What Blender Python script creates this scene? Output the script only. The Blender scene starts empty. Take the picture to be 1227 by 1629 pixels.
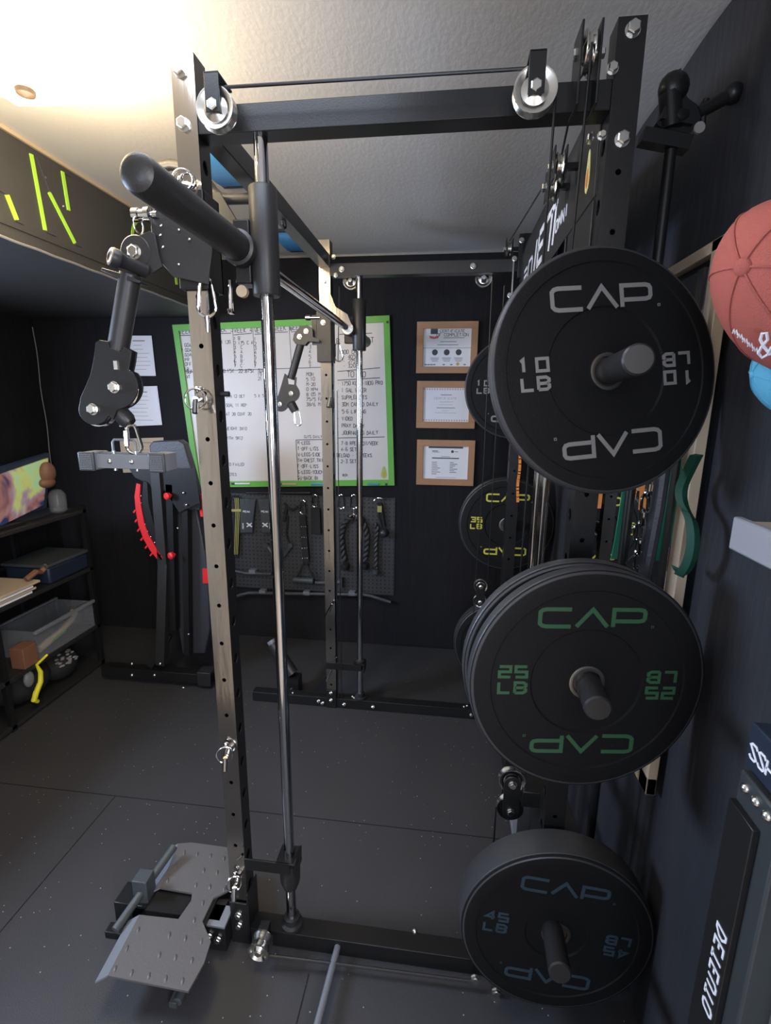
import bpy, math, random
from mathutils import Vector as V, Matrix
random.seed(7)
C = bpy.context.scene.collection
PI = math.pi

# ---------------------------------------------------------------- camera
CAMP = V((0.8232, -1.0623, 1.5104))
FW = V((-0.11957962, 0.9691225, -0.2156439)).normalized()
RT = V((0.99220163, 0.12434494, 0.00861784)).normalized()
UP = RT.cross(FW).normalized()
FPX = 785.79
cd = bpy.data.cameras.new('camera'); cam = bpy.data.objects.new('camera', cd); C.objects.link(cam)
cd.sensor_fit = 'HORIZONTAL'; cd.sensor_width = 36; cd.lens = FPX*36/1227; cd.clip_start = .02
m = Matrix((RT, UP, -FW)).transposed().to_4x4(); m.translation = CAMP
cam.matrix_world = m
bpy.context.scene.camera = cam

def P(u, v, **k):
    """point where the sight line through a photo pixel meets a real plane x=, y= or z="""
    d = FW + RT*((u-613.5)/FPX) - UP*((v-814.5)/FPX)
    ax, val = list(k.items())[0]; i = 'xyz'.index(ax)
    return CAMP + d*((val-CAMP[i])/d[i])

# ---------------------------------------------------------------- world, exposure, lights
sc = bpy.context.scene
sc.view_settings.view_transform = 'Standard'; sc.view_settings.look = 'None'
sc.view_settings.exposure = 0.42; sc.view_settings.gamma = 1.0; sc.view_settings.use_curve_mapping = False
w = bpy.data.worlds.new('world'); sc.world = w; w.use_nodes = True
w.node_tree.nodes['Background'].inputs[0].default_value = (.55, .68, 1, 1)
w.node_tree.nodes['Background'].inputs[1].default_value = .25
def area(name, loc, direction, sx, sy, power, col):
    l = bpy.data.lights.new(name, 'AREA'); l.shape = 'RECTANGLE'; l.size = sx; l.size_y = sy
    l.energy = power; l.color = col
    o = bpy.data.objects.new(name, l); C.objects.link(o); o.location = loc
    o.rotation_euler = V(direction).to_track_quat('-Z', 'Y').to_euler(); return o
# daylight through the window of the adjoining room, behind the camera
area('window_daylight', (.35, -3.32, 1.55), (0.03, 1, -.05), .8, 1.1, 26, (.66, .78, 1))
# daylight through the low window in the left wall, outside the view
area('side_window_daylight', (-1.66, -.12, 1.55), (1, 0, -.30), .62, .48, 46, (.60, .74, 1))
# cool fill light added under the ceiling, unseen just behind the view's top edge
area('ceiling_fill', (.42, -.26, 2.27), (0, 0, -1), .5, .25, 3.0, (.72, .82, 1))
area('hall_fill', (1.9, -2.3, 1.7), (-1, .25, -.35), 1.0, 1.0, 45, (.95, .94, 1))  # added fill in the hall, no window behind it, lifts the general brightness

# ---------------------------------------------------------------- materials
def mat(name, col, rough=.5, metal=0, bump=None, coat=0, emit=None, estr=0, noise=None, spec=.5, alpha=1, trans=0):
    m = bpy.data.materials.new(name); m.use_nodes = True; nt = m.node_tree; b = nt.nodes['Principled BSDF']
    b.inputs['Base Color'].default_value = (*col, 1); b.inputs['Roughness'].default_value = rough
    b.inputs['Metallic'].default_value = metal; b.inputs['Coat Weight'].default_value = coat
    b.inputs['Specular IOR Level'].default_value = spec
    b.inputs['Alpha'].default_value = alpha; b.inputs['Transmission Weight'].default_value = trans
    if emit: b.inputs['Emission Color'].default_value = (*emit, 1); b.inputs['Emission Strength'].default_value = estr
    tc = nt.nodes.new('ShaderNodeTexCoord')
    if noise:   # (scale, amount, second colour)
        n = nt.nodes.new('ShaderNodeTexNoise'); n.inputs['Scale'].default_value = noise[0]; n.inputs['Detail'].default_value = 5
        nt.links.new(tc.outputs['Object'], n.inputs['Vector'])
        mx = nt.nodes.new('ShaderNodeMix'); mx.data_type = 'RGBA'
        mx.inputs[6].default_value = (*col, 1); mx.inputs[7].default_value = (*noise[2], 1)
        r = nt.nodes.new('ShaderNodeMapRange'); r.inputs[1].default_value = .5-noise[1]; r.inputs[2].default_value = .5+noise[1]
        nt.links.new(n.outputs[0], r.inputs[0]); nt.links.new(r.outputs[0], mx.inputs[0]); nt.links.new(mx.outputs[2], b.inputs['Base Color'])
    if bump:    # (scale, strength, stretch)
        n = nt.nodes.new('ShaderNodeTexNoise'); n.inputs['Scale'].default_value = bump[0]; n.inputs['Detail'].default_value = 4
        mp = nt.nodes.new('ShaderNodeMapping'); mp.inputs['Scale'].default_value = bump[2] if len(bump) > 2 else (1, 1, 1)
        nt.links.new(tc.outputs['Object'], mp.inputs[0]); nt.links.new(mp.outputs[0], n.inputs['Vector'])
        bp = nt.nodes.new('ShaderNodeBump'); bp.inputs['Strength'].default_value = bump[1]; bp.inputs['Distance'].default_value = .01
        nt.links.new(n.outputs[0], bp.inputs['Height']); nt.links.new(bp.outputs[0], b.inputs['Normal'])
    return m
M = {}
M['ceiling'] = mat('ceiling_paint', (.70, .68, .66), .8, bump=(90, .10, (1, .5, 1)))
M['blackwall'] = mat('black_fabric', (.012, .012, .0135), .75, bump=(9, .5, (3, 3, .5)), noise=(6, .3, (.017, .016, .0185)), spec=.15)
M['curtain'] = mat('dark_slate_fabric', (.028, .029, .034), .6, bump=(9, .4, (3, 3, .5)), noise=(5, .3, (.037, .038, .045)), spec=.3)
M['soffit'] = mat('soffit_board', (.05, .048, .045), .6, bump=(30, .1))
M['beige'] = mat('beige_wall', (.62, .55, .45), .8)
M['carpet'] = mat('beige_floor', (.50, .42, .33), .8, bump=(200, .3))
M['powder'] = mat('black_powder_coat', (.011, .011, .0115), .36, bump=(400, .05), spec=.4)
M['powder2'] = mat('satin_black_coat', (.022, .021, .021), .42, bump=(300, .06))
M['steel'] = mat('brushed_stainless', (.48, .445, .40), .17, 1, bump=(60, .05, (1, 1, .15)), noise=(7, .25, (.42, .39, .35)))
M['chrome'] = mat('chrome', (.60, .60, .61), .09, 1)
M['zinc'] = mat('zinc_plate', (.72, .72, .70), .25, 1, noise=(40, .3, (.6, .6, .56)))
M['cable'] = mat('cable_sheath', (.012, .012, .013), .35)
M['rubber'] = mat('bumper_rubber', (.010, .010, .0105), .62, bump=(250, .12), spec=.18)
M['rimrub'] = mat('rim_rubber', (.045, .045, .047), .42, bump=(200, .08))  # paler than the plate faces: light caught on the rims put into the colour
M['plastic'] = mat('black_plastic', (.02, .02, .021), .4)
M['softblack'] = mat('black_webbing', (.012, .012, .013), .8, bump=(300, .3))
M['lgrey'] = mat('letter_grey', (.24, .23, .22), .6)
M['lgreen'] = mat('letter_green', (.03, .105, .045), .6)
M['lblue'] = mat('letter_blue', (.03, .055, .075), .6)
M['lblue2'] = mat('letter_bright_blue', (.09, .28, .7), .5)
M['lyellow'] = mat('letter_yellow', (.62, .58, .08), .5)
M['white'] = mat('white_paint', (.75, .75, .75), .5)
M['whitelet'] = mat('white_lettering', (.75, .78, .85), .5)
M['board'] = mat('whiteboard_surface', (.68, .655, .65), .35, noise=(2.5, .35, (.62, .58, .54)))
M['green'] = mat('green_frame', (.14, .44, .06), .45)
M['neon'] = mat('neon_green', (.42, .75, .06), .5)
M['ink'] = mat('marker_ink', (.05, .05, .065), .6)
M['wood'] = mat('oak_frame', (.36, .18, .085), .5, noise=(5, .25, (.46, .25, .13)), bump=(20, .1, (1, 8, 8)))
M['pine'] = mat('pine_wood', (.50, .40, .28), .6, noise=(6, .3, (.54, .42, .29)))
M['paper'] = mat('paper', (.78, .79, .83), .7)
M['pink'] = mat('paper_edge', (.55, .42, .40), .7)
M['gold'] = mat('gold_seal', (.55, .38, .08), .5)
M['red'] = mat('red_plastic', (.62, .02, .025), .4)
M['redrib'] = mat('red_ribbon', (.55, .14, .12), .6)
M['vinyl'] = mat('black_vinyl', (.035, .037, .045), .42, bump=(180, .12))
M['coral'] = mat('coral_cotton', (.37, .090, .068), .85, bump=(500, .25))
M['lightblue'] = mat('light_blue_cotton', (.08, .33, .50), .8, bump=(400, .2))
M['blue'] = mat('blue_gloss', (.06, .30, .75), .35, noise=(6, .2, (.10, .40, .85)))
M['navy'] = mat('navy_plastic', (.014, .022, .042), .45)
M['grey'] = mat('grey_powder', (.17, .18, .20), .45, bump=(250, .05))
M['tread'] = mat('grey_tread_plate', (.10, .095, .095), .42, bump=(150, .06))
M['concrete'] = mat('light_grey_laminate', (.30, .33, .33), .5)
M['darkgrey'] = mat('dark_grey_metal', (.05, .058, .062), .45)
M['shelfwhite'] = mat('white_shelf', (.27, .28, .31), .5)
M['shelftop'] = mat('shelf_top', (.40, .36, .28), .6)
M['mirror'] = mat('mirror_glass', (.85, .87, .88), .01, 1)
M['teal'] = mat('green_latex', (.01, .22, .12), .4)
M['dkteal'] = mat('dark_green_latex', (.006, .05, .03), .5)
M['orange'] = mat('orange_strap', (.75, .24, .04), .6)
M['yellow'] = mat('yellow_strap', (.78, .72, .03), .5)
M['yellowrub'] = mat('olive_yellow_band', (.36, .33, .10), .6)
M['brown2'] = mat('dark_bronze', (.05, .03, .015), .5)
M['standgrey'] = mat('stand_grey', (.028, .033, .036), .5)
M['clear'] = mat('clear_bin', (.30, .32, .34), .2, alpha=.22)
M['tan'] = mat('tan_goods', (.48, .40, .28), .7)
M['brown'] = mat('brown_leather', (.20, .09, .05), .6)
M['ball'] = mat('rubber_ball', (.03, .03, .033), .3)
M['pege'] = mat('peg_sleeve', (.022, .021, .022), .38)
M['hubsteel'] = mat('dull_hub_steel', (.28, .26, .23), .4, 1)
M['pullsteel'] = mat('pulley_zinc', (.66, .65, .60), .22, 1)
M['avo'] = mat('avocado_green', (.42, .50, .12), .6)
M['avoy'] = mat('avocado_flesh', (.75, .75, .35), .6)
M['glow'] = mat('lamp_glass', (.9, .85, .7), .4, emit=(1, .80, .50), estr=14)

def pegmat():
    m = mat('pegboard_panel', (.035, .035, .037), .5); nt = m.node_tree; b = nt.nodes['Principled BSDF']
    tc = nt.nodes.new('ShaderNodeTexCoord'); sp = nt.nodes.new('ShaderNodeSeparateXYZ'); nt.links.new(tc.outputs['Object'], sp.inputs[0])
    outs = []
    for a in ('X', 'Z'):
        d = nt.nodes.new('ShaderNodeMath'); d.operation = 'MULTIPLY'; d.inputs[1].default_value = 1/.0254; nt.links.new(sp.outputs[a], d.inputs[0])
        f = nt.nodes.new('ShaderNodeMath'); f.operation = 'FRACT'; nt.links.new(d.outputs[0], f.inputs[0])
        s = nt.nodes.new('ShaderNodeMath'); s.operation = 'SUBTRACT'; s.inputs[1].default_value = .5; nt.links.new(f.outputs[0], s.inputs[0])
        p = nt.nodes.new('ShaderNodeMath'); p.operation = 'POWER'; p.inputs[1].default_value = 2; nt.links.new(s.outputs[0], p.inputs[0]); outs.append(p)
    ad = nt.nodes.new('ShaderNodeMath'); nt.links.new(outs[0].outputs[0], ad.inputs[0]); nt.links.new(outs[1].outputs[0], ad.inputs[1])
    lt = nt.nodes.new('ShaderNodeMath'); lt.operation = 'LESS_THAN'; lt.inputs[1].default_value = .035; nt.links.new(ad.outputs[0], lt.inputs[0])
    mx = nt.nodes.new('ShaderNodeMix'); mx.data_type = 'RGBA'; mx.inputs[6].default_value = (.04, .04, .042, 1); mx.inputs[7].default_value = (.003, .003, .003, 1)
    nt.links.new(lt.outputs[0], mx.inputs[0]); nt.links.new(mx.outputs[2], b.inputs['Base Color']); return m
M['pegboard'] = pegmat()

def floormat():
    m = mat('speckled_rubber_mat', (.02, .02, .022), .55, bump=(300, .12), spec=.35); nt = m.node_tree; b = nt.nodes['Principled BSDF']
    tc = nt.nodes.new('ShaderNodeTexCoord')
    vo = nt.nodes.new('ShaderNodeTexVoronoi'); vo.inputs['Scale'].default_value = 75; nt.links.new(tc.outputs['Object'], vo.inputs['Vector'])
    lt = nt.nodes.new('ShaderNodeMath'); lt.operation = 'LESS_THAN'; lt.inputs[1].default_value = .13; nt.links.new(vo.outputs['Distance'], lt.inputs[0])
    sp = nt.nodes.new('ShaderNodeSeparateColor'); nt.links.new(vo.outputs['Color'], sp.inputs[0])
    gt = nt.nodes.new('ShaderNodeMath'); gt.operation = 'GREATER_THAN'; gt.inputs[1].default_value = .90; nt.links.new(sp.outputs[0], gt.inputs[0])
    mu = nt.nodes.new('ShaderNodeMath'); mu.operation = 'MULTIPLY'; nt.links.new(lt.outputs[0], mu.inputs[0]); nt.links.new(gt.outputs[0], mu.inputs[1])
    no = nt.nodes.new('ShaderNodeTexNoise'); no.inputs['Scale'].default_value = 3; nt.links.new(tc.outputs['Object'], no.inputs['Vector'])
    m1 = nt.nodes.new('ShaderNodeMix'); m1.data_type = 'RGBA'; m1.inputs[6].default_value = (.036, .036, .039, 1); m1.inputs[7].default_value = (.050, .049, .052, 1)
    nt.links.new(no.outputs[0], m1.inputs[0])
    mx = nt.nodes.new('ShaderNodeMix'); mx.data_type = 'RGBA'; mx.inputs[7].default_value = (.38, .36, .32, 1)
    nt.links.new(mu.outputs[0], mx.inputs[0]); nt.links.new(m1.outputs[2], mx.inputs[6]); nt.links.new(mx.outputs[2], b.inputs['Base Color']); return m
M['matfloor'] = floormat()

def screenmat():
    m = mat('screen_picture', (.02, .02, .03), .25); nt = m.node_tree; b = nt.nodes['Principled BSDF']
    tc = nt.nodes.new('ShaderNodeTexCoord'); n = nt.nodes.new('ShaderNodeTexNoise'); n.inputs['Scale'].default_value = 3.2; n.inputs['Detail'].default_value = 3; n.inputs['Distortion'].default_value = 1.2
    nt.links.new(tc.outputs['Object'], n.inputs['Vector'])
    r = nt.nodes.new('ShaderNodeValToRGB'); e = r.color_ramp.elements
    e[0].position = .3; e[0].color = (.02, .05, .12, 1); e[1].position = .75; e[1].color = (.25, .55, .35, 1)
    for p, c in ((.42, (.02, .03, .09, 1)), (.5, (.30, .14, .12, 1)), (.55, (.28, .20, .28, 1)), (.62, (.45, .50, .16, 1))):
        x = e.new(p); x.color = c
    nt.links.new(n.outputs[0], r.inputs[0]); nt.links.new(r.outputs[0], b.inputs['Base Color']); nt.links.new(r.outputs[0], b.inputs['Emission Color'])
    b.inputs['Emission Strength'].default_value = .25; return m
M['screen'] = screenmat()

# ---------------------------------------------------------------- mesh builder
class B:
    def __init__(s): s.v = []; s.f = []
    def add(s, vs, fs):
        o = len(s.v); s.v += [V(x) for x in vs]; s.f += [tuple(i+o for i in f) for f in fs]; return s
    def obox(s, c, ax, h):
        c = V(c); a = [V(ax[i]).normalized()*h[i] for i in range(3)]
        vs = [c+a[0]*x+a[1]*y+a[2]*z for x in (-1, 1) for y in (-1, 1) for z in (-1, 1)]
        fs = [(0, 1, 3, 2), (4, 6, 7, 5), (0, 4, 5, 1), (2, 3, 7, 6), (0, 2, 6, 4), (1, 5, 7, 3)]
        if a[0].cross(a[1]).dot(a[2]) < 0: fs = [f[::-1] for f in fs]
        return s.add(vs, fs)
    def box(s, x0, x1, y0, y1, z0, z1):
        return s.obox(((x0+x1)/2, (y0+y1)/2, (z0+z1)/2), ((1, 0, 0), (0, 1, 0), (0, 0, 1)), (abs(x1-x0)/2, abs(y1-y0)/2, abs(z1-z0)/2))
    def bar(s, p0, p1, w, h, up=(0, 0, 1)):
        p0, p1 = V(p0), V(p1); d = (p1-p0); L = d.length; d.normalize(); x = d.cross(V(up))
        if x.length < 1e-4: x = d.cross(V((1, 0, 0)))
        x.normalize(); y = x.cross(d); return s.obox((p0+p1)/2, (d, x, y), (L/2, w/2, h/2))
    def lathe(s, prof, o, ax, n=28, ref=None, close=False):
        o = V(o); ax = V(ax).normalized(); u = V(ref) if ref else (V((0, 0, 1)) if abs(ax.z) < .9 else V((1, 0, 0)))
        u = (u-ax*u.dot(ax)).normalized(); w = ax.cross(u); vs = []; fs = []
        for r, h in prof:
            for i in range(n):
                t = 2*PI*i/n; vs.append(o+ax*h+(u*math.cos(t)+w*math.sin(t))*r)
        k = len(prof)
        for j in range(k-1 if not close else k):
            j2 = (j+1) % k
            for i in range(n):
                i2 = (i+1) % n; fs.append((j*n+i, j*n+i2, j2*n+i2, j2*n+i))
        if not close:
            if prof[0][0] > 1e-6: fs.append(tuple(range(n))[::-1])
            if prof[-1][0] > 1e-6: fs.append(tuple((k-1)*n+i for i in range(n)))
        return s.add(vs, fs)
    def cyl(s, p0, p1, r, r1=None, n=24):
        p0, p1 = V(p0), V(p1); d = p1-p0; L = d.length
        return s.lathe([(r, 0), (r if r1 is None else r1, L)], p0, d, n)
    def tube(s, pts, r, n=10, closed=False, flat=None):
        pts = [V(p) for p in pts]; N = len(pts); fr = []; u = None
        for i in range(N):
            a = pts[(i-1) % N] if (closed or i > 0) else pts[i]; b = pts[(i+1) % N] if (closed or i < N-1) else pts[i]
            t = (b-a).normalized()
            if u is None:
                u = t.cross(V((0, 0, 1)))
                if u.length < .1: u = t.cross(V((1, 0, 0)))
            u = (u-t*u.dot(t)).normalized(); fr.append((u.copy(), t.cross(u)))
        vs = []; fs = []
        for i, p in enumerate(pts):
            a, b = fr[i]; rr = r[i] if isinstance(r, (list, tuple)) else r
            for k in range(n):
                th = 2*PI*k/n; vs.append(p+a*math.cos(th)*rr+b*math.sin(th)*rr)
        for i in range(N if closed else N-1):
            j = (i+1) % N
            for k in range(n):
                k2 = (k+1) % n; fs.append((i*n+k, i*n+k2, j*n+k2, j*n+k))
        if not closed: fs += [tuple(range(n))[::-1], tuple((N-1)*n+k for k in range(n))]
        return s.add(vs, fs)
    def prism(s, poly, d):
        """poly: 3d points in one plane, d: thickness vector"""
        poly = [V(p) for p in poly]; d = V(d); n = len(poly)
        nrm = V((0, 0, 0))
        for i in range(n): nrm += poly[i].cross(poly[(i+1) % n])
        if nrm.dot(d) > 0: poly = poly[::-1]
        vs = poly+[p+d for p in poly]
        fs = [tuple(range(n)), tuple(range(2*n-1, n-1, -1))]+[(i, i+n, (i+1) % n+n, (i+1) % n) for i in range(n)]
        return s.add(vs, fs)
    def sphere(s, c, r, sc=(1, 1, 1), n=16, m=10, frame=None):
        c = V(c); fr = frame or (V((1, 0, 0)), V((0, 1, 0)), V((0, 0, 1))); vs = []; fs = []
        for j in range(m+1):
            ph = -PI/2+PI*j/m
            for i in range(n):
                t = 2*PI*i/n; vs.append(c+(fr[0]*math.cos(t)*math.cos(ph)*sc[0]+fr[1]*math.sin(t)*math.cos(ph)*sc[1]+fr[2]*math.sin(ph)*sc[2])*r)
        for j in range(m):
            for i in range(n): fs.append((j*n+i, j*n+(i+1) % n, (j+1)*n+(i+1) % n, (j+1)*n+i))
        return s.add(vs, fs)
    def hexbolt(s, p, ax, r=.011, h=.008):
        ax = V(ax).normalized(); p = V(p)
        s.lathe([(r*1.15, 0), (r*1.15, .0015)], p, ax, 20); s.lathe([(r, .0015), (r, h), (r*.8, h+.0015)], p, ax, 6); return s
    def dome(s, p, ax, r=.008):
        return s.lathe([(r, 0), (r*.95, r*.35), (r*.7, r*.7), (r*.3, r*.88), (0, r*.92)], p, ax, 14)
    def stroke(s, pts, w, ux, uy, o, nrm, t=.0008):
        """flat thick polyline (lettering) in the plane o+ux*x+uy*y, raised by t along nrm"""
        o, ux, uy, nrm = V(o), V(ux), V(uy), V(nrm); n = len(pts); L = []; R = []
        P2 = [V((a, b, 0)) for a, b in pts]; cl = n > 2 and (P2[0]-P2[-1]).length < 1e-6
        for i in range(n):
            a = P2[i]-P2[i-1] if i > 0 else (P2[i]-P2[-2] if cl else None); b = P2[i+1]-P2[i] if i < n-1 else (P2[1]-P2[0] if cl else None)
            if a is None: a = b
            if b is None: b = a
            a = a.normalized(); b = b.normalized(); na = V((-a.y, a.x, 0)); nb = V((-b.y, b.x, 0)); m_ = na+nb
            m_ = na if m_.length < .2 else m_.normalized()
            k = w/2/max(.45, m_.dot(na)); L.append(P2[i]+m_*k); R.append(P2[i]-m_*k)
        to = lambda q, h: o+ux*q.x+uy*q.y+nrm*h
        for i in range(n-1):
            q = [L[i], R[i], R[i+1], L[i+1]]; vs = [to(x, 0) for x in q]+[to(x, t) for x in q]
            s.add(vs, [(4, 5, 6, 7), (0, 1, 5, 4), (1, 2, 6, 5), (2, 3, 7, 6), (3, 0, 4, 7)])
        return s

FONT = {'A': '00 26 40|12 32', 'V': '06 20 46', 'B': '00 06 36 45 44 33 03|33 42 41 30 00', 'C': '45 36 16 05 01 10 30 41', 'D': '00 06 26 44 42 20 00',
 'E': '46 06 00 40|03 33', 'F': '46 06 00|03 33', 'G': '45 36 16 05 01 10 30 41 43 23', 'H': '00 06|40 46|03 43', 'I': '20 26', 'J': '46 41 30 10 01', 'K': '00 06|46 03 40',
 'L': '06 00 40', 'M': '00 06 23 46 40', 'N': '00 06 40 46', 'O': '10 01 05 16 36 45 41 30 10', 'P': '00 06 36 45 44 33 03', 'Q': '10 01 05 16 36 45 41 30 10|22 40',
 'R': '00 06 36 45 44 33 03|23 40', 'S': '45 36 16 05 14 32 41 30 10 01', 'T': '20 26|06 46', 'U': '06 01 10 30 41 46', 'W': '06 10 23 30 46', 'X': '00 46|06 40', 'Y': '20 23 06|23 46', 'Z': '06 46 00 40',
 '0': '10 01 05 16 36 45 41 30 10', '1': '05 16 10', '2': '05 16 36 45 43 00 40', '3': '06 46 23 33 42 41 30 10 01', '4': '30 36 02 42', '5': '46 06 04 34 43 41 30 00', '6': '46 16 04 01 10 30 41 42 33 03',
 '7': '06 46 10', '8': '13 04 05 16 36 45 44 33 13 02 01 10 30 41 42 33', '9': '00 30 42 45 36 16 05 04 13 43', '-': '13 33', '.': '20 21', '%': '00 46|05 16|30 41', '/': '00 46', ':': '21 22|24 25', '*': '23 24',
 "'": '25 26', '=': '12 32|14 34', '+': '13 33|22 24', ',': '20 10', '&': '40 05 16 25 02 01 10 20 42', '^': '00 26 40'}
FONT2 = {'L': '06 00 40', 'B': '00 06 36 45 44 33 03|33 42 41 30 00', '0': '00 06 46 40 00', '1': '05 16 10', '2': '06 46 43 03 00 40', '5': '46 06 03 43 40 00', '3': '06 46 40 00|13 43', '4': '30 36 02 42'}
BLK = {'C': '4,6 .8,6 .3,5.7 0,5 0,1 .3,.3 .8,0 4,0', '^': '0,0 2,6 4,0', 'P': '0,0 0,6 3.3,6 3.8,5.7 4,5 4,3 3.8,2.3 3.3,2 .2,2', 'L': '06 00 40', 'B': '00 06 36 45 44 33 03|33 42 41 30 00', '0': '00 06 46 40 00', '1': '05 16 10', '2': '06 46 43 03 00 40',
 '5': '46 06 03 43 40 00', '3': '06 46 40 00|13 43', '4': '30 36 02 42', '8': '00 06 46 40 00|03 43', 'O': '10 01 05 16 36 45 41 30 10', 'R': '00 06 46 43 03|23 40'}
def text(b, s, o, ux, uy, nrm, h, w=None, gap=.35, t=.0008, font=None, jit=0, asp=.62):
    """lettering drawn with strokes; h letter height, asp width/height; returns its length"""
    f = font or FONT; w = w or h*.12; cw = h*asp; x = 0
    for ch in s.upper():
        g = f.get(ch) or FONT.get(ch)
        if g:
            dx = random.uniform(-jit, jit)*h; dy = random.uniform(-jit, jit)*h; k = 1+random.uniform(-jit, jit)
            for st in g.split('|'):
                pts = [(x+dx+int(q[0])/4*cw*k, dy+int(q[1])/6*h*k) for q in st.split()]
                b.stroke(pts, w, ux, uy, o, nrm, t)
        x += cw*(1+gap) if ch not in 'I1.' else cw*(.75+gap)
    return x

OFF = {}
def obj(name, b, material, parent=None, bev=0, flat=False, local=False, ang=35):
    """one mesh object; vertices are given in world coordinates (or in the parent's own frame when local)"""
    me = bpy.data.meshes.new(name); vs = b.v
    if parent is None:
        lo = V([min(v[i] for v in vs) for i in range(3)]); hi = V([max(v[i] for v in vs) for i in range(3)])
        org = V(((lo.x+hi.x)/2, (lo.y+hi.y)/2, lo.z))
    else: org = V((0, 0, 0)) if local else OFF.get(parent.name, V((0, 0, 0)))
    me.from_pydata([v-org for v in vs], [], b.f); me.update()
    o = bpy.data.objects.new(name, me); C.objects.link(o); me.materials.append(material)
    if parent is None: o.location = org; OFF[o.name] = org
    else: o.parent = parent; OFF[o.name] = org
    if not flat:
        for p in me.polygons: p.use_smooth = True
        me.set_sharp_from_angle(angle=math.radians(ang))
    if bev:
        md = o.modifiers.new('bevel', 'BEVEL'); md.width = bev; md.segments = 2; md.limit_method = 'ANGLE'; md.angle_limit = math.radians(50)
    return o
def tag(o, label, cat, group=None):
    o['label'] = label; o['category'] = cat
    if group: o['group'] = group
    return o
def thing(name, label, cat, loc=(0, 0, 0), group=None):
    o = bpy.data.objects.new(name, None); C.objects.link(o); o.location = loc; o.empty_display_size = .05; OFF[o.name] = V(loc)
    return tag(o, label, cat, group)
def struct(name, b, m, parent=None, **k):
    o = obj(name, b, m, parent, **k)
    if parent is None: o['kind'] = 'structure'
    return o
X, Y, Z = V((1, 0, 0)), V((0, 1, 0)), V((0, 0, 1))

# ================================================================ the room
CEIL = 2.296; YB = 1.82; XR = 1.37; XL = -1.70; YF = -3.4; HX = 2.6
struct('floor', B().box(XL, XR, -1.15, YB, -.03, 0), M['matfloor'], flat=True)
struct('floor_hall', B().box(XL, HX, YF, -1.15, -.03, 0), M['carpet'], flat=True)
struct('ceiling', B().box(XL, HX, YF, YB, CEIL, CEIL+.03), M['ceiling'], flat=True)
struct('wall_back', B().box(XL-.05, XR+.05, YB, YB+.05, -.03, CEIL+.03), M['blackwall'], flat=True)
struct('wall_left', B().box(XL-.05, XL, YF, -.45, -.03, CEIL+.03).box(XL-.05, XL, .21, YB, -.03, CEIL+.03).box(XL-.05, XL, -.45, .21, -.03, 1.28).box(XL-.05, XL, -.45, .21, 1.80, CEIL+.03), M['blackwall'], flat=True)
b = B().box(XL-.03, XL-.012, -.14, -.10, 1.28, 1.80)
for (a_, b_, c_, d_) in ((-.49, -.45, 1.24, 1.84), (.21, .25, 1.24, 1.84), (-.45, .21, 1.24, 1.28), (-.45, .21, 1.80, 1.84)): b.box(XL-.03, XL+.015, a_, b_, c_, d_)
struct('window_2', b, mat('window_frame_paint', (.6, .6, .6), .5), flat=True)
struct('wall_right', B().box(XR, XR+.05, -1.15, YB, -.03, CEIL+.03), M['blackwall'], flat=True)
struct('wall_hall_right', B().box(HX, HX+.05, YF, -1.15, -.03, CEIL+.03), M['beige'], flat=True)
struct('wall_hall_return', B().box(XR, HX, -1.2, -1.15, -.03, CEIL+.03), M['beige'], flat=True)
b = B(); b.box(XL, -.15, YF-.05, YF, -.03, CEIL+.03); b.box(.95, HX, YF-.05, YF, -.03, CEIL+.03)
b.box(-.15, .95, YF-.05, YF, -.03, .95); b.box(-.15, .95, YF-.05, YF, 2.1, CEIL+.03)
struct('wall_front', b, M['beige'], flat=True)
w1 = struct('window_1', B().box(-.19, .99, YF, YF+.03, .91, .95).box(-.19, .99, YF, YF+.03, 2.1, 2.14).box(-.19, -.15, YF, YF+.03, .95, 2.1).box(.95, .99, YF, YF+.03, .95, 2.1), M['white'], flat=True)
struct('wall_partition', B().box(XL, -.28, -1.28, -1.2, 0, CEIL), M['beige'], flat=True)
# boxed-in soffit along the left side, faced with a black board on the room side
struct('trim_1', B().box(XL, -.51, -1.15, YB, 1.985, CEIL-.002), M['soffit'], flat=True)
struct('trim_2', B().box(-.512, -.498, -1.15, YB, CEIL-.012, CEIL-.001), M['pine'], flat=True)
struct('trim_3', B().box(-.51, XR, YB-.012, YB-.001, CEIL-.010, CEIL-.001), M['zinc'], flat=True)
# seams of the rubber mats
b = B(); b.box(-1.5, 1.33, .441, .4435, 0, .0012); b.box(-.418, -.4155, -1.1, .441, 0, .0012); b.box(.5, .5025, -1.1, -.06, 0, .0012)
struct('trim_4', b, mat('mat_seam', (.004, .004, .004), .9), flat=True)

# cord strung along the soffit edges and down the corner
b = B(); pts = [V((-.50, y, 1.979+.0008*math.sin(y*40))) for y in [-.6+.02*i for i in range(int(2.4/.02))]]
b.tube(pts, .004, 6)
tag(obj('string_cord', b, M['lgrey']), 'thin pale twisted cord along the bottom edge of the soffit at left', 'cord')
b = B(); pts = [V((x, YB-.012, 2.008+.003*math.sin(x*60))) for x in [-1.5+.02*i for i in range(44)]]; b.tube(pts, .003, 6)
tag(obj('string_cord', b, M['lgrey']), 'thin cord running level along the top of the back wall above the papers', 'cord')
b = B(); pts = [V((-1.69+.004*math.sin(z*15), YB-.015, z)) for z in [1.08+.02*i for i in range(44)]]; b.tube(pts, .003, 6)
tag(obj('string_cord', b, M['lgrey']), 'thin cord hanging straight down the far left corner of the room', 'cord')

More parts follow.
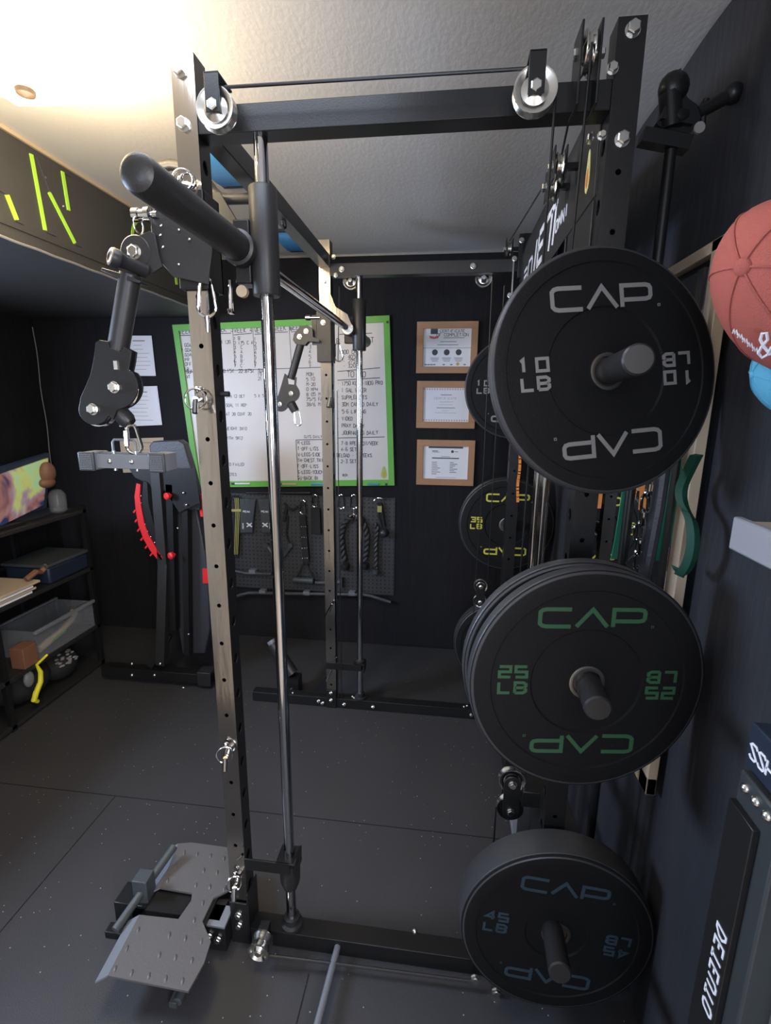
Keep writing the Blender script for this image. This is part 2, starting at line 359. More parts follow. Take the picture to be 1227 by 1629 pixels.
# black fabric hung in folds on the right wall and back-right corner
def fold(name, p0, p1, z0, z1, nrm, label, amp=.014, seed=1, nx=120, m='blackwall'):
    random.seed(seed); ph = [(random.uniform(4, 20), random.uniform(0, 6), random.uniform(.3, 1)) for _ in range(6)]
    b = B(); p0, p1 = V(p0), V(p1); nz = 24; vs = []; fs = []
    L = (p1-p0).length
    for i in range(nx+1):
        s = i/nx
        for j in range(nz+1):
            t = j/nz; z = z0+(z1-z0)*t
            d = sum(a*math.sin(f*(s*L+.05*math.sin(2.3*t+q))+q+t*1.2*a) for f, q, a in ph)/3
            vs.append(p0+(p1-p0)*s+Z*z+V(nrm)*(amp*d*(1.15-.5*t)+amp*1.6))
    for i in range(nx):
        for j in range(nz):
            a = i*(nz+1)+j; fs.append((a, a+nz+1, a+nz+2, a+1))
    b.add(vs, fs); o = obj(name, b, M[m]); return tag(o, label, 'curtain')
fold('fabric_curtain', (XR-.004, -1.1, 0), (XR-.004, 1.78, 0), .012, CEIL-.01, (-1, 0, 0), 'black fabric hung in loose folds over the right-hand wall', .013, 3, 160, 'curtain')
fold('fabric_curtain', (.5, YB-.004, 0), (1.33, YB-.004, 0), .012, 2.0, (0, -1, 0), 'black fabric hanging on the back wall behind the framed certificates', .004, 9, 90)

# ---------------------------------------------------------------- ceiling lamp
fin = P(41, 150, z=2.145); lc = V((fin.x, fin.y, 2.2))
lamp = thing('ceiling_lamp', 'glowing square frosted glass ceiling lamp in the upper left corner', 'lamp', (lc.x, lc.y, 2.12))
b = B(); n = 14; h = .165; vs = []; fs = []
for i in range(n+1):
    for j in range(n+1):
        x = -1+2*i/n; y = -1+2*j/n; vs.append(V((lc.x+x*h, lc.y+y*h, 2.165+.045*(max(abs(x), abs(y))**2.2)+.012*(x*x*y*y))))
for i in range(n):
    for j in range(n): a = i*(n+1)+j; fs.append((a, a+1, a+n+2, a+n+1))
b.add(vs, fs); g = obj('lamp_glass', b, M['glow'], lamp)
obj('ceiling_base', B().cyl((lc.x, lc.y, 2.262), (lc.x, lc.y, CEIL-.001), .07), M['white'], lamp)
obj('stem', B().cyl((lc.x, lc.y, 2.145), (lc.x, lc.y, 2.27), .005, n=10), M['zinc'], lamp)
obj('finial', B().lathe([(.004, .0), (.018, .004), (.02, .012), (.012, .02), (.004, .024)], (lc.x, lc.y, 2.14), Z, 20), M['brown2'], lamp)
l = bpy.data.lights.new('lamp_bulb', 'POINT'); l.energy = 5.5; l.color = (1, .80, .52); l.shadow_soft_size = .05
o = bpy.data.objects.new('lamp_bulb', l); C.objects.link(o); o.location = (lc.x, lc.y, 2.235); o.parent = None
l = bpy.data.lights.new('lamp_fill', 'POINT'); l.energy = 12; l.color = (1, .82, .58); l.shadow_soft_size = .13  # extra unseen point light below the glass, added to the lamp's own
o = bpy.data.objects.new('lamp_fill', l); C.objects.link(o); o.location = (lc.x, lc.y, 2.0)

# ---------------------------------------------------------------- blue ceiling panels
def rectframe_z(x0, x1, y0, y1, w_, z0, z1):
    return B().box(x0, x1, y0, y0+w_, z0, z1).box(x0, x1, y1-w_, y1, z0, z1).box(x0, x0+w_, y0+w_, y1-w_, z0, z1).box(x1-w_, x1, y0+w_, y1-w_, z0, z1)
for (y0, y1, lab) in ((.60, .905, 'small bright blue panel on the ceiling, seen just right of the front left upright'), (1.38, 1.70, 'small blue panel on the ceiling farther back, above the whiteboard')):
    t = thing('ceiling_panel', lab, 'panel', (0, (y0+y1)/2, CEIL-.02), 'blue ceiling panels')
    b = B(); vs = []; fs = []
    for i in range(9):
        a = PI*i/8; vs += [V((x, (y0+y1)/2-(y1-y0-.03)/2*math.cos(a), CEIL-.004-.028*math.sin(a))) for x in (-.023, .063)]
    for i in range(8): fs.append((2*i, 2*i+1, 2*i+3, 2*i+2))
    b.add(vs, fs); obj('diffuser', b, M['blue'], t)
    obj('panel_frame', rectframe_z(-.035, .075, y0, y1, .014, CEIL-.012, CEIL-.001), M['navy'], t)

# ---------------------------------------------------------------- green letter sign on the soffit
sg = thing('letter_sign', 'black sign board on the soffit with slim neon green letters', 'sign', (-.5, .7, 2.03))
obj('sign_board', B().box(-.5095, -.505, -.2, 1.6, 2.02, 2.283), M['soffit'], sg)
def seg(b, a, c, w=.011, x=-.505):
    b.stroke([(a[0], a[1]), (c[0], c[1])], w, Y, Z, V((x, 0, 0)), X, .004)
b = B(); seg(b, (.538, 2.262), (.556, 2.05), .013); seg(b, (.594, 2.176), (.688, 2.05), .013); seg(b, (.668, 2.266), (.676, 2.15), .013)
obj('letter_n', b, M['neon'], sg)
for a_, c_, w_ in (((.56, 2.262), (.60, 2.176), .004), ((.56, 2.048), (.60, 2.048), .005), ((.69, 2.048), (.72, 2.048), .005), ((.676, 2.266), (.71, 2.266), .004), ((.44, 2.042), (.47, 2.042), .005), ((.39, 2.11), (.42, 2.105), .004)):
    b = B(); seg(b, a_, c_, w_); obj('letter_edge', b, M['ink'], sg)
b = B(); seg(b, (.422, 2.105), (.446, 2.045), .015); seg(b, (.36, 2.25), (.30, 2.05), .013)
obj('letter_a', b, M['neon'], sg)
b = B(); pts = [(1.12-.085*math.cos(a), 2.165+.095*math.sin(a)) for a in [-.9+.15*i for i in range(16)]]; b.stroke(pts, .013, Y, Z, V((-.505, 0, 0)), X, .004)
obj('letter_o', b, M['neon'], sg)
b = B(); seg(b, (1.345, 2.25), (1.362, 2.06), .016); seg(b, (1.38, 2.25), (1.40, 2.06), .004); obj('letter_i', b, M['neon'], sg)
for (y, z) in ((.585, 2.215), (.655, 2.155), (1.2, 2.2)): obj('screw', B().dome((-.505, y, z), X, .005), M['zinc'], sg)

# ================================================================ the smith machine
sm = thing('smith_machine', 'tall black smith machine rack with stainless front uprights and cable pulleys', 'gym rack', (.7, .585, 0))
LX0, LX1, RX0, RX1 = .2636, .311, 1.092, 1.1405
YF0, YF1, YB0, YB1 = 0.0, .049, 1.122, 1.171
HT = 2.167
def holed(b, o, ux, uy, W, z0, z1, holes, r, ry=None, cell=.03, depth=.003, n=16):
    """face with round holes: origin o, across ux (0..W), up uy (z0..z1)"""
    o, ux, uy = V(o), V(ux), V(uy); ry = ry or r; nrm = ux.cross(uy)
    pt = lambda x, z, d=0: o+ux*x+uy*z-nrm*d
    cur = z0
    for h in sorted(holes)+[None]:
        top = z1 if h is None else h-cell/2
        if top > cur: b.add([pt(0, cur), pt(W, cur), pt(W, top), pt(0, top)], [(0, 1, 2, 3)])
        if h is None: break
        ring = []; outer = []
        for k in range(n):
            a = 2*PI*(k+.5)/n; c, s_ = math.cos(a), math.sin(a); ring.append((W/2+r*c, h+ry*s_))
            q = max(abs(c)/(W/2), abs(s_)/(cell/2)); outer.append((W/2+c/q, h+s_/q))
        vs = [pt(*p) for p in ring]+[pt(*p) for p in outer]+[pt(*p, depth) for p in ring]
        fs = [(k, k+n, (k+1) % n+n, (k+1) % n) for k in range(n)]+[(k, (k+1) % n, (k+1) % n+2*n, k+2*n) for k in range(n)]
        b.add(vs, fs)
        # fill the square corners
        for cx, cz, k in ((W, h+cell/2, 1), (0, h+cell/2, 2), (0, h-cell/2, 3), (W, h-cell/2, 4)):
            ks = [i for i in range(n) if ((outer[i][0]-W/2)*(cx-W/2) > 0 and (outer[i][1]-h)*(cz-h) > 0)]
            for i in range(n):
                j = (i+1) % n; a_, c_ = outer[i], outer[j]
                if abs(a_[0]-c_[0]) > 1e-6 and abs(a_[1]-c_[1]) > 1e-6 and ((a_[0]+c_[0])/2-W/2)*(cx-W/2) > 0 and ((a_[1]+c_[1])/2-h)*(cz-h) > 0:
                    b.add([pt(*a_), pt(cx, cz), pt(*c_)], [(0, 1, 2)])
        cur = h+cell/2
HZ = [.127+.1*i for i in range(20)]
def post(x0, x1, y0, y1, left, name):
    b = B(); W = x1-x0; D = y1-y0; z0, z1 = (.052, HT)
    fh = [z for z in HZ if z < 2.0] if left else [z for z in HZ if z < 2.0]
    bf = B(); holed(bf, (x0, y0, 0), X, Z, W, z0, z1, fh, .0052 if left else .0052)
    sh = [z+.05 for z in HZ if z < 1.95]
    holed(b, (x1, y0, 0), Y, Z, D, z0, z1, sh, .012, .014, cell=.036)
    holed(b, (x0, y1, 0), -Y, Z, D, z0, z1, sh, .012, .014, cell=.036)
    b.add([(x1, y1, z0), (x0, y1, z0), (x0, y1, z1), (x1, y1, z1)], [(0, 1, 2, 3)])
    b.add([(x0, y0, z1), (x1, y0, z1), (x1, y1, z1), (x0, y1, z1)], [(0, 1, 2, 3)])
    if not left: b.v += []; k = len(b.v); b.v += bf.v; b.f += [tuple(i+k for i in f) for f in bf.f]
    u = obj('upright', b, M['powder'], sm)
    if left:
        f = obj('stainless_face', bf, M['steel'], u); f['label'] = 'brushed stainless front face with a row of holes'
    return u
post(LX0, LX1, YF0, YF1, True, 'LF'); post(LX0, LX1, YB0, YB1, True, 'LB')
post(RX0, RX1, YF0, YF1, False, 'RF'); post(RX0, RX1, YB0, YB1, False, 'RB')
def part(name, b, m='powder', bev=.0015, **k): return obj(name, b, M[m], sm, bev=bev, **k)
part('cross_beam', B().box(LX1, RX0, .001, .048, 2.027, 2.076)); part('cross_beam', B().box(LX1, RX0, YB0+.001, YB1-.001, 2.027, 2.076), 'powder2')
part('side_beam', B().box(LX0, LX1-.003, YF1, YB0, 2.062, 2.112)); part('side_beam', B().box(RX1-.045, RX1-.003, YF1, YB0, 2.085, 2.11))
part('side_beam', B().box(RX0+.002, RX1-.002, YF1, YB0, .06, .10))
part('base_beam', B().box(.20, 1.19, -.003, .047, 0, .0515)); part('base_beam', B().box(-.13, 1.19, 1.121, 1.17, 0, .0515))
# stub plates at the foot of the front upright and the little end plate behind
b = B(); b.box(.195, .262, -.045, .014, .092, .100); part('foot_bracket', b, 'grey'); b = B().box(.196, .262, -.044, .04, .012, .092); part('foot_bracket', b)
b = B(); b.box(.262, .312, -.008, -.003, .0, .14); b.box(.312, .3165, -.008, .06, 0, .17); part('foot_bracket', b)
b = B(); b.box(LX0-.001, LX1+.001, 1.115, 1.121, 0, .10); part('foot_bracket', b)
b = B(); b.prism([(.16, 1.147, .052), (.262, 1.147, .052), (.262, 1.147, .17)], (0, .005, 0)); part('gusset', b)
def bolt(p, ax, r=.011, h=.008, dome=False, m='zinc'):
    b = B(); (b.dome(p, ax, r) if dome else b.hexbolt(p, ax, r, h)); return obj('bolt', b, M[m], sm)
for p in ((.283, 0, 2.137), (.283, 0, 2.045), (1.117, 0, 2.146), (1.117, 0, 1.979)): bolt(p, -Y, .0115, .011)
for p in ((.286, -.008, .1), (.286, -.008, .065), (.215, -.045, .062), (.24, -.045, .055)): bolt(p, -Y, .009)
for p in ((.286, 1.115, .085), (.286, 1.115, .045), (.24, 1.12, .02), (.352, 1.12, .024), (.50, 1.12, .024), (.985, 1.12, .024), (1.02, 1.12, .024), (.22, 1.12, .03)): bolt(p, -Y, .008)
for p in ((.36, YB0, 2.052), (.90, YB0, 2.052)): bolt(p, -Y, .01)
for p in ((.327, YB0, 2.1), (.335, YB0, 2.03), (.287, YB0, 2.005)): bolt(p, -Y, .008)
for p in ((.95, 1.14, .052), (.965, 1.15, .052), (.39, 1.15, .052), (.40, 1.14, .052), (.08, 1.14, .052)): bolt(p, Z, .007, dome=True)
for p in ((.945, -.035, .035), (1.0, -.04, .008)): bolt(p, -Y, .012)
for p in ((.78, .05, .052),): bolt(p, Z, .008, dome=True)
# guide rods
for y in (.025, 1.147):
    b = B().cyl((.430, y, .0515), (.430, y, 2.03), .0142, n=32); obj('guide_rod', b, M['chrome'], sm)
    b = B().lathe([(.03, 0), (.03, .008), (.022, .012), (.022, .03), (.0145, .032)], (.43, y, .0515), Z, 28); obj('rod_collar', b, M['plastic'], sm)
# spotter stops that hold the guide rods low down
for (y, zz) in ((.025, .275), (1.147, .235)):
    b = B().box(LX1-.05 if y > 1 else LX1, .44, y-.03, y-.025, zz-.02, zz+.016); b.box(.40, .455, y-.03, y+.03, zz+.012, zz+.016)
    b.box(.452, .456, y-.03, y+.03, zz-.03, zz+.02)
    o = part('safety_stop', b)
    b = B().lathe([(.020, 0), (.027, .02), (.029, .07), (.029, .085), (.017, .09)], (.43, y, zz-.09), Z, 24)
    if y < 1: obj('bumper_cup', b, M['plastic'], o)
    else: obj('bumper_cup', B().lathe([(.02, 0), (.024, .03), (.016, .035)], (.43, y, zz-.005), Z, 20), M['plastic'], o)
    b = B(); b.cyl((LX1-.01, y-.045, zz+.03), (LX1+.012, y-.06, zz+.065), .0035, n=8); obj('stop_pin', b, M['chrome'], o)
    if y > 1:
        obj('stop_pin', B().cyl((LX0+.006, 1.10, .16), (LX0+.03, 1.10, .225), .005, n=8), M['chrome'], o); obj('stop_pin', B().cyl((LX0+.006, 1.10, .5), (LX0+.04, 1.10, .57), .006, n=8), M['chrome'], o)
# pull pins with rings
def ring(c, r, nrm, wr=.0022, n=26):
    nrm = V(nrm).normalized(); u = nrm.cross(Z if abs(nrm.z) < .9 else X).normalized(); w_ = nrm.cross(u)
    return B().tube([V(c)+u*r*math.cos(2*PI*i/n)+w_*r*math.sin(2*PI*i/n) for i in range(n)], wr, 8, True)
for (x, z, r, n2) in ((.275, 1.515, .0225, (.2, -1, .1)), (.285, .627, .02, (.4, -1, .2)), (.285, .22, .02, (.5, -1, .3))):
    b = B().cyl((x, .0, z+.0), (x+.006, -.03, z-.002), .0075, n=16).cyl((x+.006, -.03, z-.002), (x+.008, -.04, z-.03), .006, n=12); b.sphere((x, -.008, z+.022), .006)
    o = obj('pull_pin', b, M['chrome'], sm); rr = ring((x, -.02, z), r, n2); obj('pin_ring', rr, M['chrome'], o)
o = obj('pull_pin', B().cyl((LX0-.0, -.004, 1.945), (LX0+.05, -.03, 1.925), .003, n=8).sphere((LX0+.01, -.012, 1.945), .006), M['chrome'], sm)
obj('pin_ring', ring((.288, -.03, 1.937), .019, (.3, -1, .1)), M['chrome'], o)
obj('pin_ring', ring((.296, -.026, 1.935), .014, (.5, -1, .1)), M['chrome'], o)
obj('storage_peg', B().cyl((LX1, .03, 1.527), (LX1+.02, .03, 1.527), .006, n=14), M['plastic'], sm)
obj('storage_peg', B().cyl((.30, 1.10, 1.49), (.305, 1.12, 1.53), .009, n=14), M['zinc'], sm)

# pulleys --------------------------------------------------------
def wheel(c, ax, r=.038, w_=.016):
    return B().lathe([(r*.35, -w_/2), (r*.62, -w_*.25), (r*.66, -w_*.25), (r*.88, -w_/2), (r, -w_/2), (r, -w_*.38), (r*.86, -w_*.1), (r*.86, w_*.1), (r, w_*.38), (r, w_/2), (r*.88, w_/2), (r*.66, w_*.25), (r*.62, w_*.25), (r*.35, w_/2)], c, ax, 40)
def pulley(c, ax, r=.038, bracket=None, w_=.016, n_bolt=True, mb='powder'):
    ax = V(ax).normalized(); c = V(c); b = bracket or B().cyl(c-ax*.02, c+ax*.02, .004, n=8)
    o = obj('pulley', b, M[mb], sm, bev=.001)
    obj('pulley_wheel', wheel(c, ax, r, w_), M['pullsteel'], o)
    for q, r_, h_ in ((-1, .0105, .009), (1, .009, .006)):
        obj("pulley_bolt", B().hexbolt(c+ax*.013*q, ax*q, r_, h_), M["zinc"], o)
    return o
for (x, z, r) in ((.372, 2.044, .036), (.952, 2.040, .037)):
    br = B().box(x-.014, x+.014, -.062, -.058, z-.012, z+.052).box(x-.014, x+.014, -.062, .0, z+.049, z+.053).box(x-.014, x+.014, -.028, -.024, z-.012, z+.049)
    o = pulley((x, -.043, z), Y, r, br, .022)
# pulley over the right end of the top beam, edge on
c = V((1.043, -.005, 2.112))
br = B().box(c.x-.018, c.x-.014, c.y-.03, c.y+.03, c.z-.09, c.z+.035).box(c.x+.014, c.x+.018, c.y-.03, c.y+.03, c.z-.09, c.z+.035)
pulley(c, X, .034, br); bolt((c.x+.02, -.005, c.z-.0), X, .009); bolt((c.x+.045, -.004, 2.088), -Y, .009); bolt((1.080, -.004, 1.985), -Y, .007)
for c in (V((1.045, .2, 2.02)), V((1.05, .30, 2.018)), V((1.045, 1.18, 2.127)), ):
    br = B().box(c.x-.014, c.x-.011, c.y-.02, c.y+.02, c.z-.03, c.z+.036).box(c.x+.011, c.x+.014, c.y-.02, c.y+.02, c.z-.03, c.z+.036).box(c.x+.012, 1.09, c.y-.008, c.y+.008, c.z-.006, c.z+.006)
    pulley(c, X, .028, br, .014)
for x in (.387, .949): pulley((x, 1.19, 2.020), Y, .034, B().box(x-.01, x+.01, 1.172, 1.176, 2.0, 2.05))
for c, s in ((V((1.020, .075, .557)), 1), (V((1.0, 1.15, .682)), .92)):       # floating double pulleys
    dz = .082*s; yo = -.012
    pl = []
    for k in range(13): a = -PI*k/12; pl.append((c.x+.021*math.cos(a)*s, c.y-.014, c.z-dz+.021*math.sin(a)*s-.0))
    for k in range(13): a = PI-PI*k/12; pl.append((c.x+.021*math.cos(a)*s, c.y-.014, c.z+.021*math.sin(a)*s))
    b = B().prism(pl, (0, -.004, 0)); b.prism([V(q)+V((0, .03, 0)) for q in pl], (0, .004, 0)); fp = part('floating_pulley_block', b, bev=.001)
    for zz in (c.z, c.z-dz):
        obj('pulley_wheel', wheel((c.x, c.y, zz), Y, .034*s, .018), M['pullsteel'], fp); obj('pulley_bolt', B().hexbolt((c.x, c.y-.018, zz), -Y, .0095, .007), M['zinc'], fp)
pulley((.365, -.05, .06), Y, .030, B().box(.352, .378, -.03, -.004, .03, .09), .04)
# cables -----------------------------------------------------------
def cable(pts, r=.0026, m='cable'): return obj('cable', B().tube(pts, r, 8), M[m], sm)
cable([(.375, -.043, 2.080), (.9, -.043, 2.076), (.955, -.043, 2.076)], .003)
cable([(.988, -.043, 2.03), (.990, -.02, 1.8), (1.003, .06, 1.2), (1.0, .075, .60)], .0024)
cable([(1.043, -.038, 2.11), (1.041, -.02, 1.8), (1.041, .05, 1.2), (1.041, .06, .62)], .0024)
cable([(1.045, .09, 2.10), (1.043, .165, 2.03)], .0024)
cable([(1.045, .30, 2.046), (1.045, 1.17, 2.155)], .0024)
cable([(.978, 1.105, 2.0), (.985, 1.14, 1.2), (.975, 1.15, .69)], .0022); cable([(1.03, 1.14, 1.98), (1.03, 1.15, .72)], .0022)
cable([(.985, .075, .47), (.985, .08, .06)], .0025); cable([(.975, 1.15, .58), (.975, 1.15, .06)], .0022)
cable([(.355, 1.10, 1.98), (.345, 1.10, 1.68)], .0022); cable([(.340, 1.10, 1.56), (.345, 1.10, .06)], .0022); cable([(.322, 1.12, 1.9), (.322, 1.12, .06)], .0022)
cable([(.38, -.06, .045), (.60, -.045, .03), (.95, -.04, .03)], .004, 'powder2')
# header panel with lettering
hd = part('header_panel', B().box(1.0885, 1.0915, .049, YB0, 1.905, 2.085), 'powder2')
hd['label'] = 'black header panel with white lettering'
o1 = V((1.0885, 0, 0))
for q in range(3): obj('letter', B().prism([(1.0885, 1.0, 1.945+.022*q), (1.0885, .93, 1.945+.022*q), (1.0885, .925, 1.956+.022*q), (1.0885, .995, 1.956+.022*q)], (-.001, 0, 0)), M['whitelet'], hd, flat=True)
b = B(); b.stroke([(-.90, 1.945), (-.83, 1.945), (-.82, 1.955), (-.81, 1.992), (-.82, 2.002), (-.885, 2.002), (-.895, 1.992), (-.905, 1.955), (-.90, 1.945)], .010, -Y, Z, V((1.0885, 0, 0)), -X, .001); obj('letter', b, M['whitelet'], hd, flat=True)
b = B(); b.prism([(1.0885, .775, 1.93), (1.0885, .755, 1.93), (1.0885, .725, 2.03), (1.0885, .745, 2.03)], (-.001, 0, 0)); obj('letter', b, M['whitelet'], hd, flat=True)
for ya, st_ in ((.715, (((0, .02), (0, .1)), ((0, .108), (.13, .108)), ((.0, .065), (.09, .065)), ((0, .02), (.09, .02)))), (.565, (((.05, .01), (.05, .108)), ((-.01, .108), (.12, .108)))), (.46, (((0, .01), (0, .112)),))):
    b = B()
    for a_, c_ in st_: b.stroke([(-ya+a_[0]+a_[1]*.25, 1.925+a_[1]), (-ya+c_[0]+c_[1]*.25, 1.925+c_[1])], .019, -Y, Z, V((1.0885, 0, 0)), -X, .001)
    obj('letter', b, M['whitelet'], hd, flat=True)
for q, ch in enumerate('OMNI'):
    b = B(); text(b, ch, V((1.0885, .425-.037*q, 1.955)), -Y, Z, -X, .026, .006, .25, .001, asp=1.0); obj('letter', b, M['whitelet'], hd, flat=True)
def avocado(b1, b2, c, ux, uy, nrm, h):
    pr = [(0, .5), (.07, .46), (.1, .38), (.14, .2), (.19, 0), (.2, -.2), (.14, -.38), (0, -.46)]
    pts = pr+[(-x, y) for x, y in pr[1:-1][::-1]]; f = lambda q, k, d: V(c)+V(ux)*q[0]*h*k+V(uy)*q[1]*h*k+V(nrm)*d
    b1.prism([f(q, 1, 0) for q in pts], V(nrm)*.001); b2.prism([V(c)+V(ux)*q[0]*h*.5+V(uy)*(q[1]*.45-.13)*h+V(nrm)*.001 for q in pts], V(nrm)*.0006)
b1, b2 = B(), B(); avocado(b1, b2, (1.0885, .112, 1.972), -Y*.9, Z, -X, .085); avocado(b1, b2, (1.0885, .9, 1.93), -Y*.6, Z, -X, .05)
st = obj('sticker', b1, M['avoy'], hd); obj('sticker_motif', b2, M['orange'], st)
part('gusset', B().box(1.088, 1.0915, .05, .26, 1.70, 1.90), 'powder2'); bolt((1.0885, .105, 2.03), -X, .01)
b = B().box(1.075, 1.092, 1.10, 1.121, 2.0, 2.16); part('corner_bracket', b); bolt((1.083, 1.10, 2.135), -Y, .009); bolt((1.06, 1.10, 2.07), -Y, .009); bolt((1.05, 1.10, 1.935), -Y, .009)
b = B().box(1.055, 1.06, 1.10, 1.12, 1.93, 2.07); part('corner_bracket', b, 'zinc', bev=0)
# weight carriage between the right uprights: chrome rods, loading peg with two small plates
for (x, y) in ((1.115, .43), (1.112, .535), (1.118, .47)):
    obj('carriage_rod', B().cyl((x, y, .1), (x, y, 2.05), .0125, n=24), M['chrome'], sm)
cg = part('weight_carriage', B().box(1.04, 1.13, .36, .44, .72, .84).box(1.02, 1.13, .33, .345, .75, .80).cyl((1.03, .345, .775), (1.03, .08, .775), .0125))
b = B().box(1.05, 1.085, .12, .17, .10, .62); b.box(1.05, 1.085, .17, .40, .28, .30); part('low_post', b, 'grey')
b = B().box(1.045, 1.09, .05, .40, .50, .545); part('low_rail', b)
# pull up bar (multi grip) between the left uprights
b = B().tube([P(u, v, y=.33) for u, v in ((232, 300), (243, 277), (254, 266), (272, 262), (300, 266), (326, 285), (340, 305), (352, 315), (365, 317), (395, 316), (425, 315))], .0135, 14)
part('pull_up_bar', b, 'pege', bev=0)
b = B(); b.prism([P(u, v, y=.30) for u, v in ((336, 305), (350, 305), (378, 352), (372, 362), (340, 345))], (0, .006, 0)); part('bar_bracket', b)
# hook under the side beam
pc = P(451, 348, x=.288); b = B().tube([pc+V((0, -.012, .03)), pc+V((0, -.012, 0)), pc+V((0, -.009, -.018)), pc+V((0, .006, -.026)), pc+V((0, .02, -.018)), pc+V((0, .022, -.002))], .0035, 8)
part('hook', b, 'plastic', bev=0)

# swivel pulley arms on the front left and rear left uprights --------
def swivel_near():
    y = -.05
    car = B().box(LX0-.008, LX0-.003, -.012, .06, 1.74, 1.925).box(LX1+.003, LX1+.008, -.012, .06, 1.74, 1.925).box(LX0-.008, LX1+.008, -.014, -.006, 1.74, 1.925).box(LX0-.008, LX1+.008, .052, .06, 1.74, 1.925)
    a = part('pulley_arm', car)
    # indexed quadrant plate, edge towards the room
    q = [P(u, v, y=-.03) for u, v in ((247, 328), (241, 341), (240, 362), (244, 385), (252, 408), (260, 422), (275, 440), (330, 452), (338, 400), (338, 365), (300, 345), (270, 332))]
    obj('index_plate', B().prism(q, (0, .006, 0)), M['powder2'], a, bev=.001)
    for u, v in ((257, 359), (256, 374), (260, 393), (285, 366), (302, 381), (285, 421)): obj('rivet', B().dome(P(u, v, y=-.031), -Y, .0028), M['zinc'], a)
    p = P(228, 342, y=-.035); obj('selector_knob', B().lathe([(.009, -.022), (.013, -.02), (.013, -.008), (.0105, -.006), (.0105, .004), (.014, .006), (.014, .016), (.006, .018), (.006, .03)], p, X, 24), M['chrome'], a)
    obj('knob_ring', ring(p+V((-.012, 0, -.018)), .016, X, .0015), M['zinc'], a)
    q = [P(u, v, y=-.042) for u, v in ((214, 377), (238, 367), (246, 372), (252, 405), (258, 424), (240, 436), (215, 440), (200, 420))]
    obj('arm_bracket', B().prism(q, (0, .008, 0)), M['powder2'], a, bev=.001)
    c = P(209, 398, y=-.055); obj('pivot_disc', B().lathe([(.033, 0), (.033, .006), (.031, .008)], c+V((0, .02, 0)), -Y, 36), M['powder2'], a)
    obj('pivot_bolt', B().hexbolt(c+V((0, .012, 0)), -Y, .012, .010), M['zinc'], a)
    c2 = P(214, 436, y=-.05); obj('pivot_collar', B().lathe([(.005, 0), (.008, .0), (.010, .004), (.010, .008)], c2, -Y, 20), M['powder2'], a)
    e = P(174, 407, y=-.10); obj('end_knob', B().lathe([(.009, .002), (.012, .0), (.0165, .001), (.0185, .005), (.0185, .016), (.015, .02), (.013, .03), (.013, .07)], e, V((.55, .8, -.22)), 28), M['plastic'], a)
    q = [P(u, v, y=-.04) for u, v in ((178, 432), (212, 442), (238, 453), (236, 456), (205, 449), (176, 436))]
    obj('arm_flange', B().prism(q, (0, -.03, 0)), M['powder2'], a, bev=.0008)
    t0 = P(208, 437, y=-.05); t1 = P(188, 556, y=-.05)
    obj('arm_tube', B().cyl(t0, t1, .0212, n=36), M['powder2'], a)
    # pulley housing
    c1 = P(183, 616, y=y); c2 = P(148.5, 650, y=y); k = (c1-P(182, 616, y=y)).length
    def arc(cu, cv, r, a0, a1, n=10): return [(cu+r*math.cos(math.radians(a0+(a1-a0)*i/n)), cv-r*math.sin(math.radians(a0+(a1-a0)*i/n))) for i in range(n+1)]
    out = [(152, 545), (158, 541), (172, 543), (174, 553), (192, 560), (196, 552), (209, 559), (207, 575), (204, 590)]+arc(183, 616, 36, 40, -62)+[(186, 652), (180, 668)]+arc(150, 651, 25, -25, -200, 12)+[(128, 632), (137, 612), (144, 595), (149, 570)]
    for yy in (-.073, -.032): obj('arm_housing', B().prism([P(u, v, y=yy if yy < -.05 else -.05)+V((0, 0 if yy < -.05 else .018, 0)) for u, v in out], (0, .004, 0)), M['powder'], a, bev=.0008)
    [obj('housing_bolt', B().hexbolt(P(u, v, y=-.073), -Y, .0105, .008), M['zinc'], a) for u, v in ((182, 616), (148, 651))]
    obj('pulley_wheel', wheel(c1+V((0, -.0, 0)), Y, .049, .02), M['chrome'], a); obj('pulley_wheel', wheel(P(158, 650, y=y), Y, .038, .02), M['chrome'], a)
    b = B().bar(P(186, 548, y=-.05), P(183, 590, y=-.05), .034, .034); obj('housing_block', b, M['plastic'], a, bev=.003)
    b = B().box(*[f(P(181, 580, y=-.075)[0], P(187, 580, y=-.075)[0]) for f in (min, max)], -.076, -.07, P(181, 588, y=-.075)[2], P(181, 574, y=-.075)[2])
    obj('lock_tab', b, M['zinc'], a)
    s0 = P(190, 655, y=y); s1 = P(207, 674, y=y); d = (s1-s0); obj('cable_stopper', B().lathe([(.012, 0), (.018, .004), (.0185, d.length*.7), (.014, d.length)], s0, d, 24), M['plastic'], a)
    return a
swivel_near()
